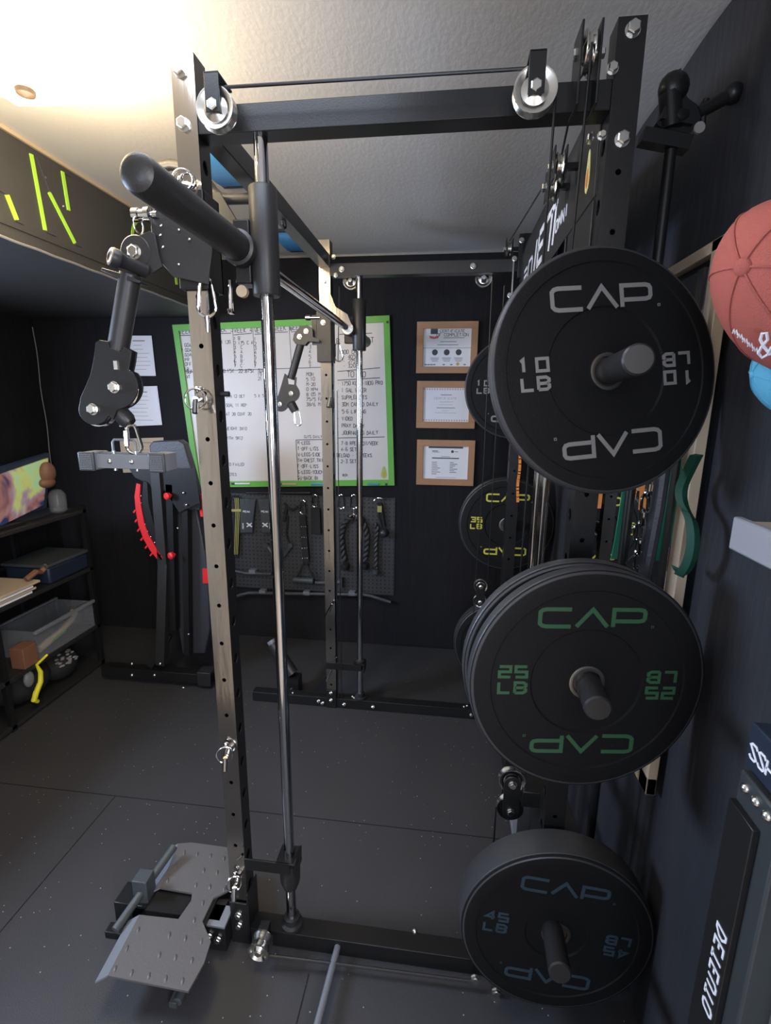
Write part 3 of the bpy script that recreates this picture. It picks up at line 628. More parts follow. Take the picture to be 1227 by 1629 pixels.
def swivel_far():
    y = 1.08
    car = B().box(LX0-.01, LX1+.005, y+.02, y+.1, 1.68, 1.885); a = part('pulley_arm', car, 'powder2')
    bp = [P(u, v, y=y) for u, v in ((480, 520), (489, 515), (500, 517), (520, 560), (528, 545), (540, 545), (539, 512), (505, 505))]
    q = [P(u, v, y=y) for u, v in ((466, 541), (468, 531), (478, 519), (489, 517), (497, 523), (498, 536), (508, 540), (508, 544), (490, 543), (485, 549), (470, 547))]
    obj('arm_bracket', B().prism(q, (0, .006, 0)).prism([v_+V((0, .03, 0)) for v_ in q], (0, .006, 0)), M['powder2'], a)
    for u, v, yy in ((487, 527, y), (476.5, 535.5, y), (514, 513, y+.02)): obj('pivot_bolt', B().hexbolt(P(u, v, y=yy), -Y, .009, .007), M['zinc'], a)
    obj('index_plate', B().box(LX0-.03, LX0-.01, y+.02, y+.03, 1.75, 1.87), M['powder2'], a)
    obj('selector_knob', B().lathe([(.012, -.03), (.012, -.01), (.006, -.008), (.006, .03)], P(498, 505.5, y=y+.02), X, 16), M['chrome'], a)
    obj('arm_tube', B().cyl(P(479, 546, y=y+.02), P(463, 603, y=y+.02), .0165), M['powder2'], a)
    def arc(cu, cv, r, a0, a1, n=8): return [(cu+r*math.cos(math.radians(a0+(a1-a0)*i/n)), cv-r*math.sin(math.radians(a0+(a1-a0)*i/n))) for i in range(n+1)]
    out = [(453, 594), (457, 597), (459, 611), (468, 612), (469, 599), (472, 600), (471, 612)]+arc(463, 626, 14, 35, -60)+arc(447, 643, 12, -30, -190, 10)+[(443, 628)]
    for yy in (y, y+.036): obj('arm_housing', B().prism([P(u, v, y=yy) for u, v in out], (0, .004, 0)), M['powder2'], a)
    [obj('housing_bolt', B().hexbolt(P(u, v, y=y), -Y, .009, .007), M['zinc'], a) for u, v in ((463, 626), (445, 643))]
    for u, v, r in ((463, 626, .036), (448, 642, .03)): obj('pulley_wheel', wheel(P(u, v, y=y+.02), Y, r, .016), M['chrome'], a)
    s0 = P(462, 640, y=y); s1 = P(470, 654, y=y); d = s1-s0; obj('cable_stopper', B().lathe([(.014, 0), (.02, .006), (.018, d.length)], s0, d, 20), M['plastic'], a)
swivel_far()

# weight storage pegs on the right uprights (near side and far side)
PLT = [(V((1.111, -.08, 1.571)), .284, .159), (V((1.104, -.171, .992)), .122, .028), (V((1.12, -.091, .282)), .023, .01)]
def frame(yw, pt):
    n = V((math.sin(yw)*math.cos(pt), -math.cos(yw)*math.cos(pt), math.sin(pt))); u = V((math.cos(yw), math.sin(yw), 0)); return n, u, u.cross(n)*1.0
ENDS = [V((1.105, -.245, 1.578)), V((1.102, -.25, .989)), V((1.103, -.20, .318))]
for (c, yw, pt), e in zip(PLT, ENDS):
    b0 = V((1.1165, 0, c.z-.003)); d = e-b0
    o = obj('weight_peg', B().lathe([(.024, 0), (.024, d.length-.003), (.021, d.length)], b0, d, 36), M['pege'], sm)
    obj('peg_flange', B().box(1.09, 1.143, -.004, 0, c.z-.04, c.z+.04), M['powder'], o)
BK = [1.60, .955, .30]
for z in BK:
    o = obj('weight_peg', B().cyl((1.1165, YB1, z), (1.1165, 1.45, z), .0235), M['pege'], sm); obj('peg_flange', B().box(1.09, 1.143, YB1, YB1+.004, z-.04, z+.04), M['powder'], o)

# ================================================================ weight plates
def plate(name_lb, c, n, u, R, t, lmat, label, roll=0, hub=.034, g0=.172, g1=.104, group=None, rim=None, hh=.034):
    """bumper plate: c hub centre on the front face, n facing direction, u to the right"""
    n = V(n).normalized(); u = V(u).normalized(); vv = u.cross(n)
    if vv.z < 0: vv = -vv
    cr, sr = math.cos(roll), math.sin(roll); u, vv = u*cr+vv*sr, vv*cr-u*sr
    root = thing('weight_plate', label, 'weight plate', c, group or 'bumper plates on the storage pegs'); root.location = c-n*t
    OFF[root.name] = c-n*t
    c = V(c)
    ri = rim or .008
    prof = [(.0262, -t), (.06, -t), (g0, -t), (R-.006, -t), (R-.0015, -t+.003), (R-.0015, -.003), (R-ri, -.0006), (R-ri-.002, 0), (g0+.002, 0), (g0, -.0025), (g0-.003, -.0025), (g1+.003, -.0025), (g1, -.006), (g1-.002, -.006), (.045, -.004), (hub, -.004), (.0262, -.004)]
    obj('disc', B().lathe(prof, c, n, 96, ref=vv, close=True), M['rubber'], root, ang=25)
    obj('rim', B().lathe([(R-.006, -t), (R-.001, -t+.003), (R, -t+.006), (R, -ri), (R-ri*.5, -ri*.3), (R-ri, 0), (R-ri-.003, -.0004), (R-.003, -.006), (R-.003, -t+.004)], c, n, 96, ref=vv, close=True), M['rimrub'], root, ang=25)
    obj('steel_hub', B().lathe([(.0265, -t+.002), (.0265, .0), (.0285, .0005), (hub, -.001), (hub, -.006), (.0265, -.006)], c, n, 48), M['hubsteel'], root)
    o = c-n*.0026; bold = .0078
    for s in (1, -1):
        ux, uy = u*s, vv*s
        for k, ch in enumerate('C^P'):
            b = B(); x0 = -.098+k*.0685; wch = .058
            for stq in BLK[ch].split('|'):
                b.stroke([(x0+float(q.split(',')[0])/4*wch, .1135+float(q.split(',')[1])/6*hh) for q in stq.split()], bold, ux, uy, o, n, .0008)
            obj('letter', b, lmat, root, flat=True)
        b = B().stroke([(.111, .112), (.115, .112), (.115, .116), (.111, .116), (.111, .112)], .0012, ux, uy, o, n, .0008); obj('trade_mark', b, lmat, root, flat=True)
        for k, row in enumerate((name_lb, 'LB')):
            for q, ch in enumerate(row):
                b = B(); text(b, ch, o+ux*(-.168+q*.031)+uy*(.010-.033*k), ux, uy, n, .0215, .0058, .3, .0008, FONT2, asp=.98); obj('letter', b, lmat, root, flat=True)
    return root
n, u, v_ = frame(PLT[0][1], PLT[0][2]); c0 = PLT[0][0]
plate('10', c0, n, u, .225, .022, M['lgrey'], 'thin black bumper plate with grey lettering and 10 LB on the top near peg', roll=.09, g0=.195, g1=.115, rim=.005, hh=.038)
n, u, v_ = frame(PLT[1][1], PLT[1][2]); c1 = PLT[1][0]
plate('25', c1, n, u, .225, .033, M['lgreen'], 'front black bumper plate with green 25 LB lettering on the middle near peg', g0=.183, g1=.105, rim=.007)
n2, u2, _ = frame(.06, .0)
plate('25', c1-n*.040+V((-.004, 0, .004)), n2, u2, .225, .033, M['lgreen'], 'rear black bumper plate pressed behind the green-lettered 25 LB one', roll=.5, g0=.183, g1=.105, rim=.007)
n, u, v_ = frame(PLT[2][1], PLT[2][2]); c2 = PLT[2][0]
plate('45', c2, n, u, .225, .078, M['lblue'], 'thick black bumper plate with faint blue lettering on the lowest near peg', roll=-.09, g0=.186, g1=.07, rim=.008)
plate('10', V((1.1165, 1.27, 1.58)), -Y, X, .225, .022, M['lgrey'], 'black 10 LB plate on the top far peg beside the framed certificates', g0=.195, g1=.115, rim=.005)
plate('35', V((1.1165, 1.285, .945)), -Y, X, .225, .06, M['lyellow'], 'black plate with yellow 35 LB lettering on the far middle peg', g0=.184, g1=.10)
plate('45', V((1.1165, 1.285, .315)), -Y, X, .225, .07, M['lblue2'], 'black plate with bright blue lettering on the far lowest peg', g0=.186, g1=.08)
for k, y in enumerate((.135, .20)):
    r = thing('change_plate', ('nearer' if k == 0 else 'farther')+' small grey plate on the weight carriage behind the green-lettered plates', 'weight plate', (1.03, y, .775-.125), 'small plates on the weight carriage')
    obj('disc', B().lathe([(.0135, 0), (.03, 0), (.122, 0), (.126, .004), (.126, .021), (.122, .025), (.0135, .025)], (1.03, y, .775), Y, 64), M['rimrub'], r)
    obj('edge_band', B().lathe([(.126, .005), (.1275, .006), (.1275, .019), (.126, .02)], (1.03, y, .775), Y, 64), M['grey'], r)

# ================================================================ smith barbell
bb = thing('smith_barbell', 'chrome smith machine barbell with black bearing sleeves, running away from the camera', 'barbell', (.389, .58, 1.80))
BX, BZ = .389, 1.815
obj('bar', B().cyl((BX, .03, BZ), (BX, 1.15, BZ), .0138, n=28), M['chrome'], bb)
obj('end_sleeve', B().lathe([(.008, 0), (.018, .002), (.025, .008), (.0275, .018), (.028, .335), (.034, .338), (.034, .36), (.029, .362), (.027, .385)], (BX, -.36, BZ), Y, 40), M['powder2'], bb)
obj('end_sleeve', B().lathe([(.024, 0), (.0262, .003), (.0262, .40), (.024, .41)], (BX, 1.17, BZ), Y, 32), M['powder2'], bb)
for y in (.025, 1.147):
    bs = obj('bearing_sleeve', B().lathe([(.016, 0), (.0275, 0), (.029, .003), (.029, .205), (.027, .208), (.016, .208)], (.430, y, 1.73), Z, 40), M['powder2'], bb)
    br = B().box(.37, .405, y-.02, y+.028, 1.752, 1.875) if y < 1 else B().box(.365, .405, y-.005, y+.02, 1.76, 1.87)
    obj('bar_bracket', br, M['powder'], bb, bev=.003)
    obj('bar_collar', B().lathe([(.015, 0), (.024, 0), (.026, .003), (.026, .03), (.015, .03)], (BX, y-.055 if y > 1 else y+.03, BZ), Y, 28), M['zinc'], bb)
obj('lift_hook', B().tube([(.355, .012, 1.76), (.355, .012, 1.70), (.352, .004, 1.698)], .006, 10).box(.35, .36, .004, .016, 1.693, 1.703), M['chrome'], bb)
b = B().lathe([(.012, 0), (.012, .012)], (.381, .02, 1.738), -Y, 20); obj('hook_pad', b, M['pine'], bb)
b = B().prism([P(u, v, y=1.09) for u, v in ((513, 462), (525, 466), (534, 488), (553, 500), (559, 516), (554, 525), (548, 524), (530, 500), (516, 492))], (0, .008, 0)); h_ = obj('bar_catch', b, M['steel'], bb)
h_['label'] = 'bright steel catch reflecting the lamp'

# ================================================================ carabiners
def carabiner(p, L, wd, nrm=(0, -1, 0), tilt=0, r=.0032, label='', m='chrome', group=None, tail=False):
    nrm = V(nrm).normalized(); ux = nrm.cross(Z).normalized(); uz = ux.cross(nrm); uz = uz if uz.z > 0 else -uz
    ct, st_ = math.cos(tilt), math.sin(tilt); ax = ux*ct+uz*st_; az = uz*ct-ux*st_; pts = []
    for i in range(9): a = PI*i/8; pts.append((math.cos(a)*wd*.33, -wd*.33+math.sin(a)*wd*.33))
    for i in range(9): a = PI+PI*i/8; pts.append((math.cos(a)*wd*.5, -L+wd*.5+math.sin(a)*wd*.5))
    p = V(p); b = B().tube([p+ax*x+az*z for x, z in pts], r, 8, True)
    t = thing('carabiner', label, 'carabiner', p-Z*L, group or 'silver carabiners'); obj('hook_body', b, M[m], t)
    obj('gate', B().tube([p+ax*(wd*.36)-az*(L*.2), p+ax*(wd*.46)-az*(L*.72)], r*1.35, 8), M[m], t)
    if tail: obj('swivel_eye', B().cyl(p-az*(L-.002), p-az*(L+.03), .006, .004, n=12), M[m], t)
    return t
carabiner(P(327, 443, y=-.02), .075, .038, (.1, -1, 0), .02, .0036, 'silver carabiner hanging at the top of the stainless front left upright', tail=True)
carabiner(P(208, 676, y=-.05), .062, .030, (.3, -1, 0), -.06, .004, 'chrome carabiner joining the near pulley arm to the grey row handle')
carabiner(P(472, 652, y=1.1), .07, .030, (0, -1, 0), -.1, .003, 'silver carabiner hanging from the far pulley arm in front of the whiteboard')
carabiner(P(537, 546, y=1.12), .075, .036, (0, -1, 0), -.1, .003, 'silver carabiner on the cable beside the far left upright')

# near row handle
hp = P(195, 733, y=-.05); rh = thing('row_handle', 'grey close-grip row handle with ribbed square end caps hanging at left', 'cable handle', hp-Z*.02)
zc = hp.z; xl = P(150, 733, y=-.06).x; xr = P(240, 733, y=-.06).x
obj('cross_bar', B().box(xl-.005, xr+.005, -.066, -.058, zc-.0155, zc+.0155), M['grey'], rh, bev=.001)
obj('back_bar', B().box(xl-.005, xr+.005, -.052, -.03, zc-.0175, zc+.0175), M['grey'], rh, bev=.001)
for x0 in (P(126, 733, y=-.075).x, P(237, 733, y=-.075).x):
    g_ = obj('grip_tube', B().box(x0+.001, x0+.035, -.07, -.025, zc-.0195, zc+.0195), M['grey'], rh, bev=.002)
    obj('end_cap', B().box(x0, x0+.036, -.078, -.07, zc-.0205, zc+.0205), M['darkgrey'], g_, bev=.002)
    b = B()
    for i in range(8):
        for j in range(9): b.box(x0+.0045+i*.0036, x0+.0068+i*.0036, -.0795, -.078, zc-.0165+j*.0038, zc-.0142+j*.0038)
    obj('cap_grid', b, M['grey'], g_, flat=True)
b = B()
for x in (P(175, 733, y=-.066).x, P(210, 733, y=-.066).x): b.dome((x, -.066, zc), -Y, .0055); b.cyl((x, -.05, zc-.022), (x, -.05, zc+.022), .004, n=12)
obj('bolt', b, M['zinc'], rh)
xa, xb = P(180, 733, y=-.05).x, P(216, 733, y=-.05).x
obj('u_bracket', B().tube([(xa, -.045, zc+.015), (xa, -.045, zc+.040), (xa+.004, -.045, zc+.046), (xb-.004, -.045, zc+.046), (xb, -.045, zc+.04), (xb, -.045, zc+.015)], .0028, 8), M['grey'], rh)

# ================================================================ foot plate
fpz = .115
ft = thing('foot_plate', 'grey diamond-tread foot plate on the floor at the base of the rack', 'foot plate', (.12, -.02, 0))
cr4 = lambda x, y: P(100+x/2.667, 1250+y/2.667, z=fpz)
poly = [cr4(x, y) for x, y in ((490, 245), (545, 240), (705, 262), (712, 440), (640, 475), (592, 575), (628, 660), (600, 750), (532, 872), (190, 805), (325, 547), (490, 565), (545, 487), (548, 455), (412, 432))]
def polygon(b, poly, t):
    from mathutils.geometry import tessellate_polygon
    tri = tessellate_polygon([poly]); n = len(poly); vs = poly+[p-Z*t for p in poly]; fs = []
    ar = sum(poly[i].x*poly[(i+1) % n].y-poly[(i+1) % n].x*poly[i].y for i in range(n)); 
    for a in tri:
        nn = (poly[a[1]]-poly[a[0]]).cross(poly[a[2]]-poly[a[0]]); a = a if nn.z > 0 else a[::-1]
        fs += [tuple(a), tuple(i+n for i in a[::-1])]
    for i in range(n):
        j = (i+1) % n; fs.append((i, i+n, j+n, j) if ar > 0 else (i, j, j+n, i+n))
    return b.add(vs, fs)
obj('tread_surface', polygon(B(), poly, .006), M['tread'], ft, flat=True)
for (a, c_) in (((490, 245), (412, 432)), ((325, 547), (190, 805))):
    A, D_ = cr4(*a), cr4(*c_); dn = V((-.034, -.004, -.022)); fl = B().add([A, D_, D_+dn, A+dn, A-Z*.005, D_-Z*.005, D_+dn-Z*.005, A+dn-Z*.005], [(0, 3, 2, 1), (4, 5, 6, 7), (3, 7, 6, 2), (0, 4, 7, 3), (1, 2, 6, 5), (0, 1, 5, 4)]); obj('side_lip', fl, M['grey'], ft, flat=True)
b = B()
for (x, y) in ((515, 283), (570, 290), (627, 298), (684, 308), (478, 343), (598, 360), (655, 368), (444, 402), (565, 422), (624, 430), (685, 438), (594, 498), (558, 570), (320, 612), (452, 634), (520, 648), (588, 660), (272, 692), (410, 718), (478, 730), (548, 742), (222, 778), (292, 795), (365, 808), (437, 820), (508, 830)):
    p = cr4(x, y); k = -1 if (x+y) % 2 else 1; d = V((-.35, 1, 0)).normalized(); b.sphere(p-Z*.001, .0105, (1, .42, .36), 12, 6, (d, d.cross(Z)*-1, Z))
obj('tread_bumps', b, M['tread'], ft)
b = B(); b.bar(V((.02, 0, fpz-.03)), V((.24, 0, fpz-.03)), .06, .03); b.box(.18, .21, -.16, .14, .03, fpz-.006); obj('support_arm', b, M['powder'], ft)
b = B().box(.17, .19, -.18, .16, .0, .018).cyl(P(283, 1592, z=.012)+V((0, -.004, 0)), P(283, 1592, z=.012)+V((0, .06, .0)), .012, n=18); b.box(.165, .185, -.13, -.11, .015, .11); b.box(.165, .185, .10, .12, .015, .11); obj('floor_foot', b, M['darkgrey'], ft, bev=.001)
b = B().cyl(P(277, 1347, z=.15), P(183, 1480, z=.10), .0115, n=20); obj('pivot_rod', b, M['darkgrey'], ft)
pb = P(228, 1400, z=.15); b = B().box(pb.x-.022, pb.x+.022, pb.y-.02, pb.y+.022, .07, .165); obj('pivot_block', b, M['darkgrey'], ft, bev=.002)
b = B().box(pb.x-.075, pb.x-.02, pb.y-.035, pb.y+.03, .02, .10).box(pb.x-.095, pb.x-.04, pb.y-.06, pb.y-.03, .0, .022).box(pb.x-.03, pb.x+.13, pb.y-.03, pb.y+.03, .085, .092); obj('hinge_block', b, M['powder'], ft, bev=.002)
# slim round bar on the floor towards the camera
b = B().cyl(P(538, 1503, z=.03), P(538, 1503, z=.03)+(P(505, 1629, z=.03)-P(538, 1503, z=.03))*2.4, .0085, n=18)
tag(obj('round_bar', b, M['grey']), 'slim grey round bar lying forward from the front base beam', 'bar')
# rubber padded lever behind the far base beam
lv = thing('landmine_sleeve', 'short black padded tube leaning behind the far base beam', 'bar', (-.0, 1.24, 0))
obj('tube', B().cyl((-.07, 1.28, .245), (.05, 1.24, .10), .032), M['plastic'], lv); obj('end_cap', B().cyl((-.082, 1.284, .26), (-.07, 1.28, .245), .022), M['grey'], lv)
obj('swivel_base', B().box(.03, .09, 1.20, 1.27, .0, .09).dome((.055, 1.20, .03), -Y, .014), M['powder'], lv)
# ================================================================ whiteboard
YW = 1.80
wb = thing('whiteboard', 'large whiteboard with lime green frame full of handwritten workout notes', 'whiteboard', (-.15, 1.805, .985))
tl, tr, br, bl = [P(u, v, y=YW) for u, v in ((275, 517), (620, 502), (628, 772), (312, 775))]
x0, x1, z0, z1 = -.795, .50, 1.0, 1.962
def rectframe(b, x0, x1, z0, z1, w_, y0, y1):
    return b.box(x0, x1, y0, y1, z1-w_, z1).box(x0, x1, y0, y1, z0, z0+w_).box(x0, x0+w_, y0, y1, z0+w_, z1-w_).box(x1-w_, x1, y0, y1, z0+w_, z1-w_)
# the board hangs a little off square
K = lambda s, t: tl*(1-s)*(1-t)+tr*s*(1-t)+br*s*t+bl*(1-s)*t
b = B(); q = [K(0, 0), K(1, 0), K(1, 1), K(0, 1)]; b.prism([V((p.x, YW+.012, p.z)) for p in q], (0, -.009, 0)); obj('panel', b, M['board'], wb)
b = B(); inn = [K(.027, .036), K(.973, .036), K(.973, .964), K(.027, .964)]
for i in range(4): b.prism([V((p.x, YW+.014, p.z)) for p in (q[i], q[(i+1) % 4], inn[(i+1) % 4], inn[i])], (0, -.022, 0))
obj('green_frame', b, M['green'], wb)
ink = B(); YI = YW+.003
def wtext(s, u, v, hpx, wpx=1.1, asp=.55): # u,v is the lower left corner in the photo
    o = P(u, v, y=YI); k = (P(u+1, v, y=YI)-o).length; text(ink, s, o, (X+Z*.02).normalized(), Z, -Y, hpx*k, wpx*.85*k, .35, .0004, jit=.07, asp=asp)
def wline(u0, v0, u1, v1, wpx=1.0):
    a, c_ = P(u0, v0, y=YI), P(u1, v1, y=YI); k = (P(u0+1, v0, y=YI)-a).length; ink.stroke([(a.x, a.z), (c_.x, c_.z)], wpx*k, X, Z, V((0, YI, 0)), -Y, .0004)
for s, u, v in (('WEEK 1', 286, 531), ('WEEK 3', 342, 528), ('WEEK 4', 373, 529), ('WEEK 5', 405, 529), ('WEEK 6', 437, 526), ('WEEK 7', 462, 525)): wtext(s, u, v, 7, 1.0, .52)
for a in ((285, 534, 335, 532), (343, 531, 368, 530), (372, 533, 401, 530), (405, 532, 430, 530), (437, 529, 458, 528), (463, 528, 500, 526)): wline(*a)
for u in (370, 402, 434, 460): wline(u, 518, u+4, 583, .8)
wline(285, 592, 520, 584, .9)
for i, s in enumerate(("1 B'", "2 175 C A'", '3  C', '4  A', '5  B', "6  B'", "7  C'")): wtext(s, 373, 541+i*7.2, 4.6, .9)
for i in range(7): wtext('%d' % (i+1), 405, 542+i*7.2, 4.6, .9); wtext('%d' % (i+1), 492, 538+i*8, 5, .9)
for i, s in enumerate(('1 GOAL', '2 GOAL', '3 GOAL', '4 PR', '5 OFF', '6 LB')): wtext(s, 288, 552+i*7.6, 4.6, .9)
wtext('3 X 120', 345, 547, 4.5, .8); wtext('SUN', 297, 594, 5, 1); wtext('WT 26', 297, 602, 5, .9)
wtext('20.15%', 352, 593, 5, 1); wtext('22.875%', 380, 593, 5, 1); wtext('GOAL', 411, 592, 4.5, .9); wtext('19', 411, 598, 4.5, .9); wtext('21', 411, 605, 4.5, .9)
for s, u, v in (('GYM 12 OCT', 360, 633), ('5 X 5', 405, 632), ('GOAL 11 REP', 360, 647), ('AT 28 CONT 20', 360, 661), ('WEIGHT 3X10', 360, 684), ('WITH 9X12', 360, 699), ('TO FAILED', 362, 741), ('NOTES', 362, 757)): wtext(s, u, v, 4.2, .75)
for i, s in enumerate(('MON', '5 10', 'M-20', '0 MPH', '8 05 MI', '75/5 FAN', '38/6 MIN')): wtext(s, 488, 598+i*8, 5, .95)
wtext('8 WEEK OUT', 536, 546, 8, 1.2); wline(540, 532, 592, 530, 1.1)
for i, s in enumerate(('1000 CAL', '- 405', '- 275', '- 320')): wtext(s, 540+(6 if i else 0), 563+i*7.2, 5.5, 1.0)
wline(537, 591, 605, 585, 1.1); wtext('TO DO', 553, 600, 8, 1.2); wline(537, 605, 605, 601, 1.2)
for i, s in enumerate(('* 1750 KCAL-180G PRO', '* 1 GAL WATER', '* SUPPLEMENTS', '* 30M CARDIO DAILY', '* 5-6 LIFTING', '* VIDEO', '* PRAY DAILY', '* JOURNALING DAILY')): wtext(s, 537, 613+i*11.2, 5.4, 1.05, .5)
wline(537, 697, 612, 695, 1.1)
for i, s in enumerate(('- 7-8 RPE 1-2%/WEEK', '- 4-6 SETS', 'DELOAD - 5 WEEKS', '- 2-3 SETS')): wtext(s, 536, 708+i*9.5, 5.2, 1.05, .5)
wtext('CUTS DAILY', 484, 697, 4, .8)
wline(471, 700, 520, 699, 1.1); wline(471, 700, 475, 768, 1.1)
for i, s in enumerate(('M-LEGS', 'T-OFF-LISS', 'W-LEGS+SIDE', 'TH-CHEST,TRI', 'F-OFF-LISS', 'S-LEGS+TOUCH', 'SU-BACK,BI')): wtext(s, 474, 707+i*9.3, 5, 1.05, .5)
wtext('RUN', 545, 758, 4, .9)
obj('handwriting', ink, M['ink'], wb, flat=True)
b1, b2 = B(), B(); ca = P(611, 752, y=YI); avocado(b1, b2, ca, X*1.2, Z, -Y, .075); st = obj('sticker', b1, M['avo'], wb); obj('sticker_motif', b2, M['gold'], st)
b = B()
for u, v in ((617, 513), (615, 770)): b.box(P(u, v, y=YI).x-.006, P(u, v, y=YI).x+.006, YW-.012, YW-.008, P(u, v, y=YI).z-.006, P(u, v, y=YI).z+.006)
obj('corner_clip', b, M['ink'], wb)
for (ua, ub, v, col, lab) in ((373, 398, 769.5, 'white', 'white marker pen with black cap on the lower whiteboard frame, leftmost'), (448, 472, 770, 'pine', 'pale marker pen lying on the lower frame of the whiteboard, second from left'), (500, 516, 770, 'lblue2', 'blue marker pen on the lower whiteboard frame beside the far upright'), (590, 603, 770, 'lightblue', 'light blue marker pen at the right end of the lower whiteboard frame')):
    a, c_ = P(ua, v, y=1.785), P(ub, v, y=1.785); t = thing('marker_pen', lab, 'marker', (a+c_)/2, 'marker pens on the whiteboard frame')
    obj('barrel', B().cyl(a, c_, .0055, n=12), M[col], t); obj('cap', B().cyl(a-X*.018, a+X*.004, .0062, n=12), M['ink'] if col in ('white', 'pine') else M[col], t)

# ================================================================ certificates
def certificate(us, lab, kind):
    A = P(us[0], us[1], y=YW); D_ = P(us[2], us[3], y=YW); x0, x1, z1, z0 = A.x, D_.x, A.z, D_.z
    t = thing('framed_certificate', lab, 'framed certificate', ((x0+x1)/2, YW, z0), 'framed certificates on the back wall')
    obj('picture_frame', rectframe(B(), x0, x1, z0, z1, .036, 1.79, 1.812), M['wood'], t, bev=.001)
    obj('document', B().box(x0+.03, x1-.03, 1.802, 1.806, z0+.03, z1-.03), M['paper'], t)
    xi, xj, zi, zj = x0+.036, x1-.036, z0+.036, z1-.036; Wd = xj-xi; H = zj-zi; yy = 1.8018; ink = B(); col = B()
    def T(s, fx, fz, h, asp=.7, wr=.16): # centred
        wd = len(s)*h*asp*1.3; text(ink, s, V((xi+Wd*fx-wd/2, yy, zi+H*fz)), X, Z, -Y, h, h*wr, .3, .0003, asp=asp)
    def Ln(fx0, fx1, fz, h=.0025): ink.box(xi+Wd*fx0, xi+Wd*fx1, yy-.0003, yy, zi+H*fz, zi+H*fz+h)
    if kind == 1:
        T('CERTIFICATE', .62, .90, .014); T('OF COMPLETION', .62, .80, .015); Ln(.42, .86, .755); Ln(.35, .7, .65); Ln(.3, .74, .57); Ln(0, 1, .49, .0015)
        for fx in (.25, .5, .75): ink.cyl((xi+Wd*fx, yy, zi+H*.38), (xi+Wd*fx, yy-.0003, zi+H*.38), .016); Ln(fx-.09, fx+.09, .22); Ln(fx-.08, fx+.08, .18); Ln(fx-.06, fx+.07, .14, .002)
        for fx in (.04, .1, .16, .22, .42, .58, .86): Ln(fx, fx+.05, .04, .005)
        ink.box(xi+Wd*.15, xi+Wd*.30, yy-.0003, yy, zi+H*.86, zj-.001)
        col.prism([(xi+Wd*.12, yy, zi+H*.82), (xi+Wd*.225, yy, zi+H*.79), (xi+Wd*.33, yy, zi+H*.82), (xi+Wd*.31, yy, zi+H*.75), (xi+Wd*.225, yy, zi+H*.73), (xi+Wd*.14, yy, zi+H*.75)], (0, -.0004, 0)); obj('ribbon', col, M['redrib'], t)
        obj('seal', B().lathe([(.004, 0), (.009, 0), (.009, .0004), (.004, .0004)], (xi+Wd*.74, yy, zi+H*.07), -Y, 20), M['gold'], t)
    elif kind == 2:
        T('CERTIFICATE', .5, .66, .011, .85, .1); Ln(.38, .62, .78, .004); Ln(.36, .66, .58, .0015); Ln(.35, .65, .5, .0015); Ln(.3, .7, .40, .004); Ln(.42, .56, .33, .0015); Ln(.27, .73, .26, .0015)
        for z_ in (.02, .93):
            for i in range(18): col.box(xi+Wd*(i+.2)/18, xi+Wd*(i+.75)/18, yy-.0003, yy, zi+H*z_, zi+H*(z_+.05))
        obj('border_pattern', col, M['pink'], t)
    else:
        ink.box(xi+Wd*.12, xi+Wd*.88, yy-.0003, yy, zj-.012, zj-.002); ink.cyl((xi+Wd*.65, yy, zi+H*.84), (xi+Wd*.65, yy-.0003, zi+H*.84), .008)
        Ln(.2, .33, .84, .004); Ln(.2, .36, .81, .002); Ln(.7, .77, .83, .003); Ln(.4, .6, .68, .002); Ln(.2, .8, .62, .006)
        for k in range(7): Ln(.2, .2+.19*random.uniform(.4, 1), .5-.06*k, .003); Ln(.6, .6+.18*random.uniform(.4, 1), .5-.05*k, .003)
        Ln(.3, .75, .04, .0015)
    obj('print', ink, M['lgrey'] if kind == 2 else M['ink'], t, flat=True)
certificate((664, 512, 758, 594), 'wood-framed certificate of completion with three round emblems, topmost of three', 1)
certificate((664, 606, 755, 682), 'wood-framed plain certificate with patterned border, middle of three', 2)
certificate((664, 699, 753, 773), 'wood-framed certificate with dark top bar, lowest of three', 3)
for (pts, lab, hd_) in ((((197, 534), (241, 534), (248, 598), (203, 598)), 'white printed sheet on the back wall at left, topmost of three', 1), (((190, 616), (250, 614), (258, 676), (190, 679)), 'white sheet in glossy sleeve on the back wall, middle of three', 2), (((190, 698), (260, 696), (262, 750), (196, 752)), 'cream printed sheet on the back wall behind the row handle, lowest of three', 3)):
    q = [P(u, v, y=1.812) for u, v in pts]; t = thing('paper_sheet', lab, 'paper', (q[3]+q[2])/2, 'printed sheets on the back wall')
    obj('sheet', B().prism(q, (0, .0015, 0)), M['paper'] if hd_ < 3 else M['pine'], t)
    ink = B(); K2 = lambda s, r: q[0]*(1-s)*(1-r)+q[1]*s*(1-r)+q[2]*s*r+q[3]*(1-s)*r
    for k in range(8):
        a, c_ = K2(.3 if hd_ < 3 else .45, .14+k*.1), K2(random.uniform(.6, .9), .14+k*.1); ink.box(a.x, c_.x, 1.8115, 1.8119, a.z, a.z+(.006 if k == 0 else .002))
    obj('print', ink, M['lgrey'], t, flat=True)
    if hd_ == 2: obj('glossy_card', B().prism([K2(.83, .03), K2(.97, .03), K2(.98, .72), K2(.84, .75)], (0, -.001, 0)), M['whitelet'], t)

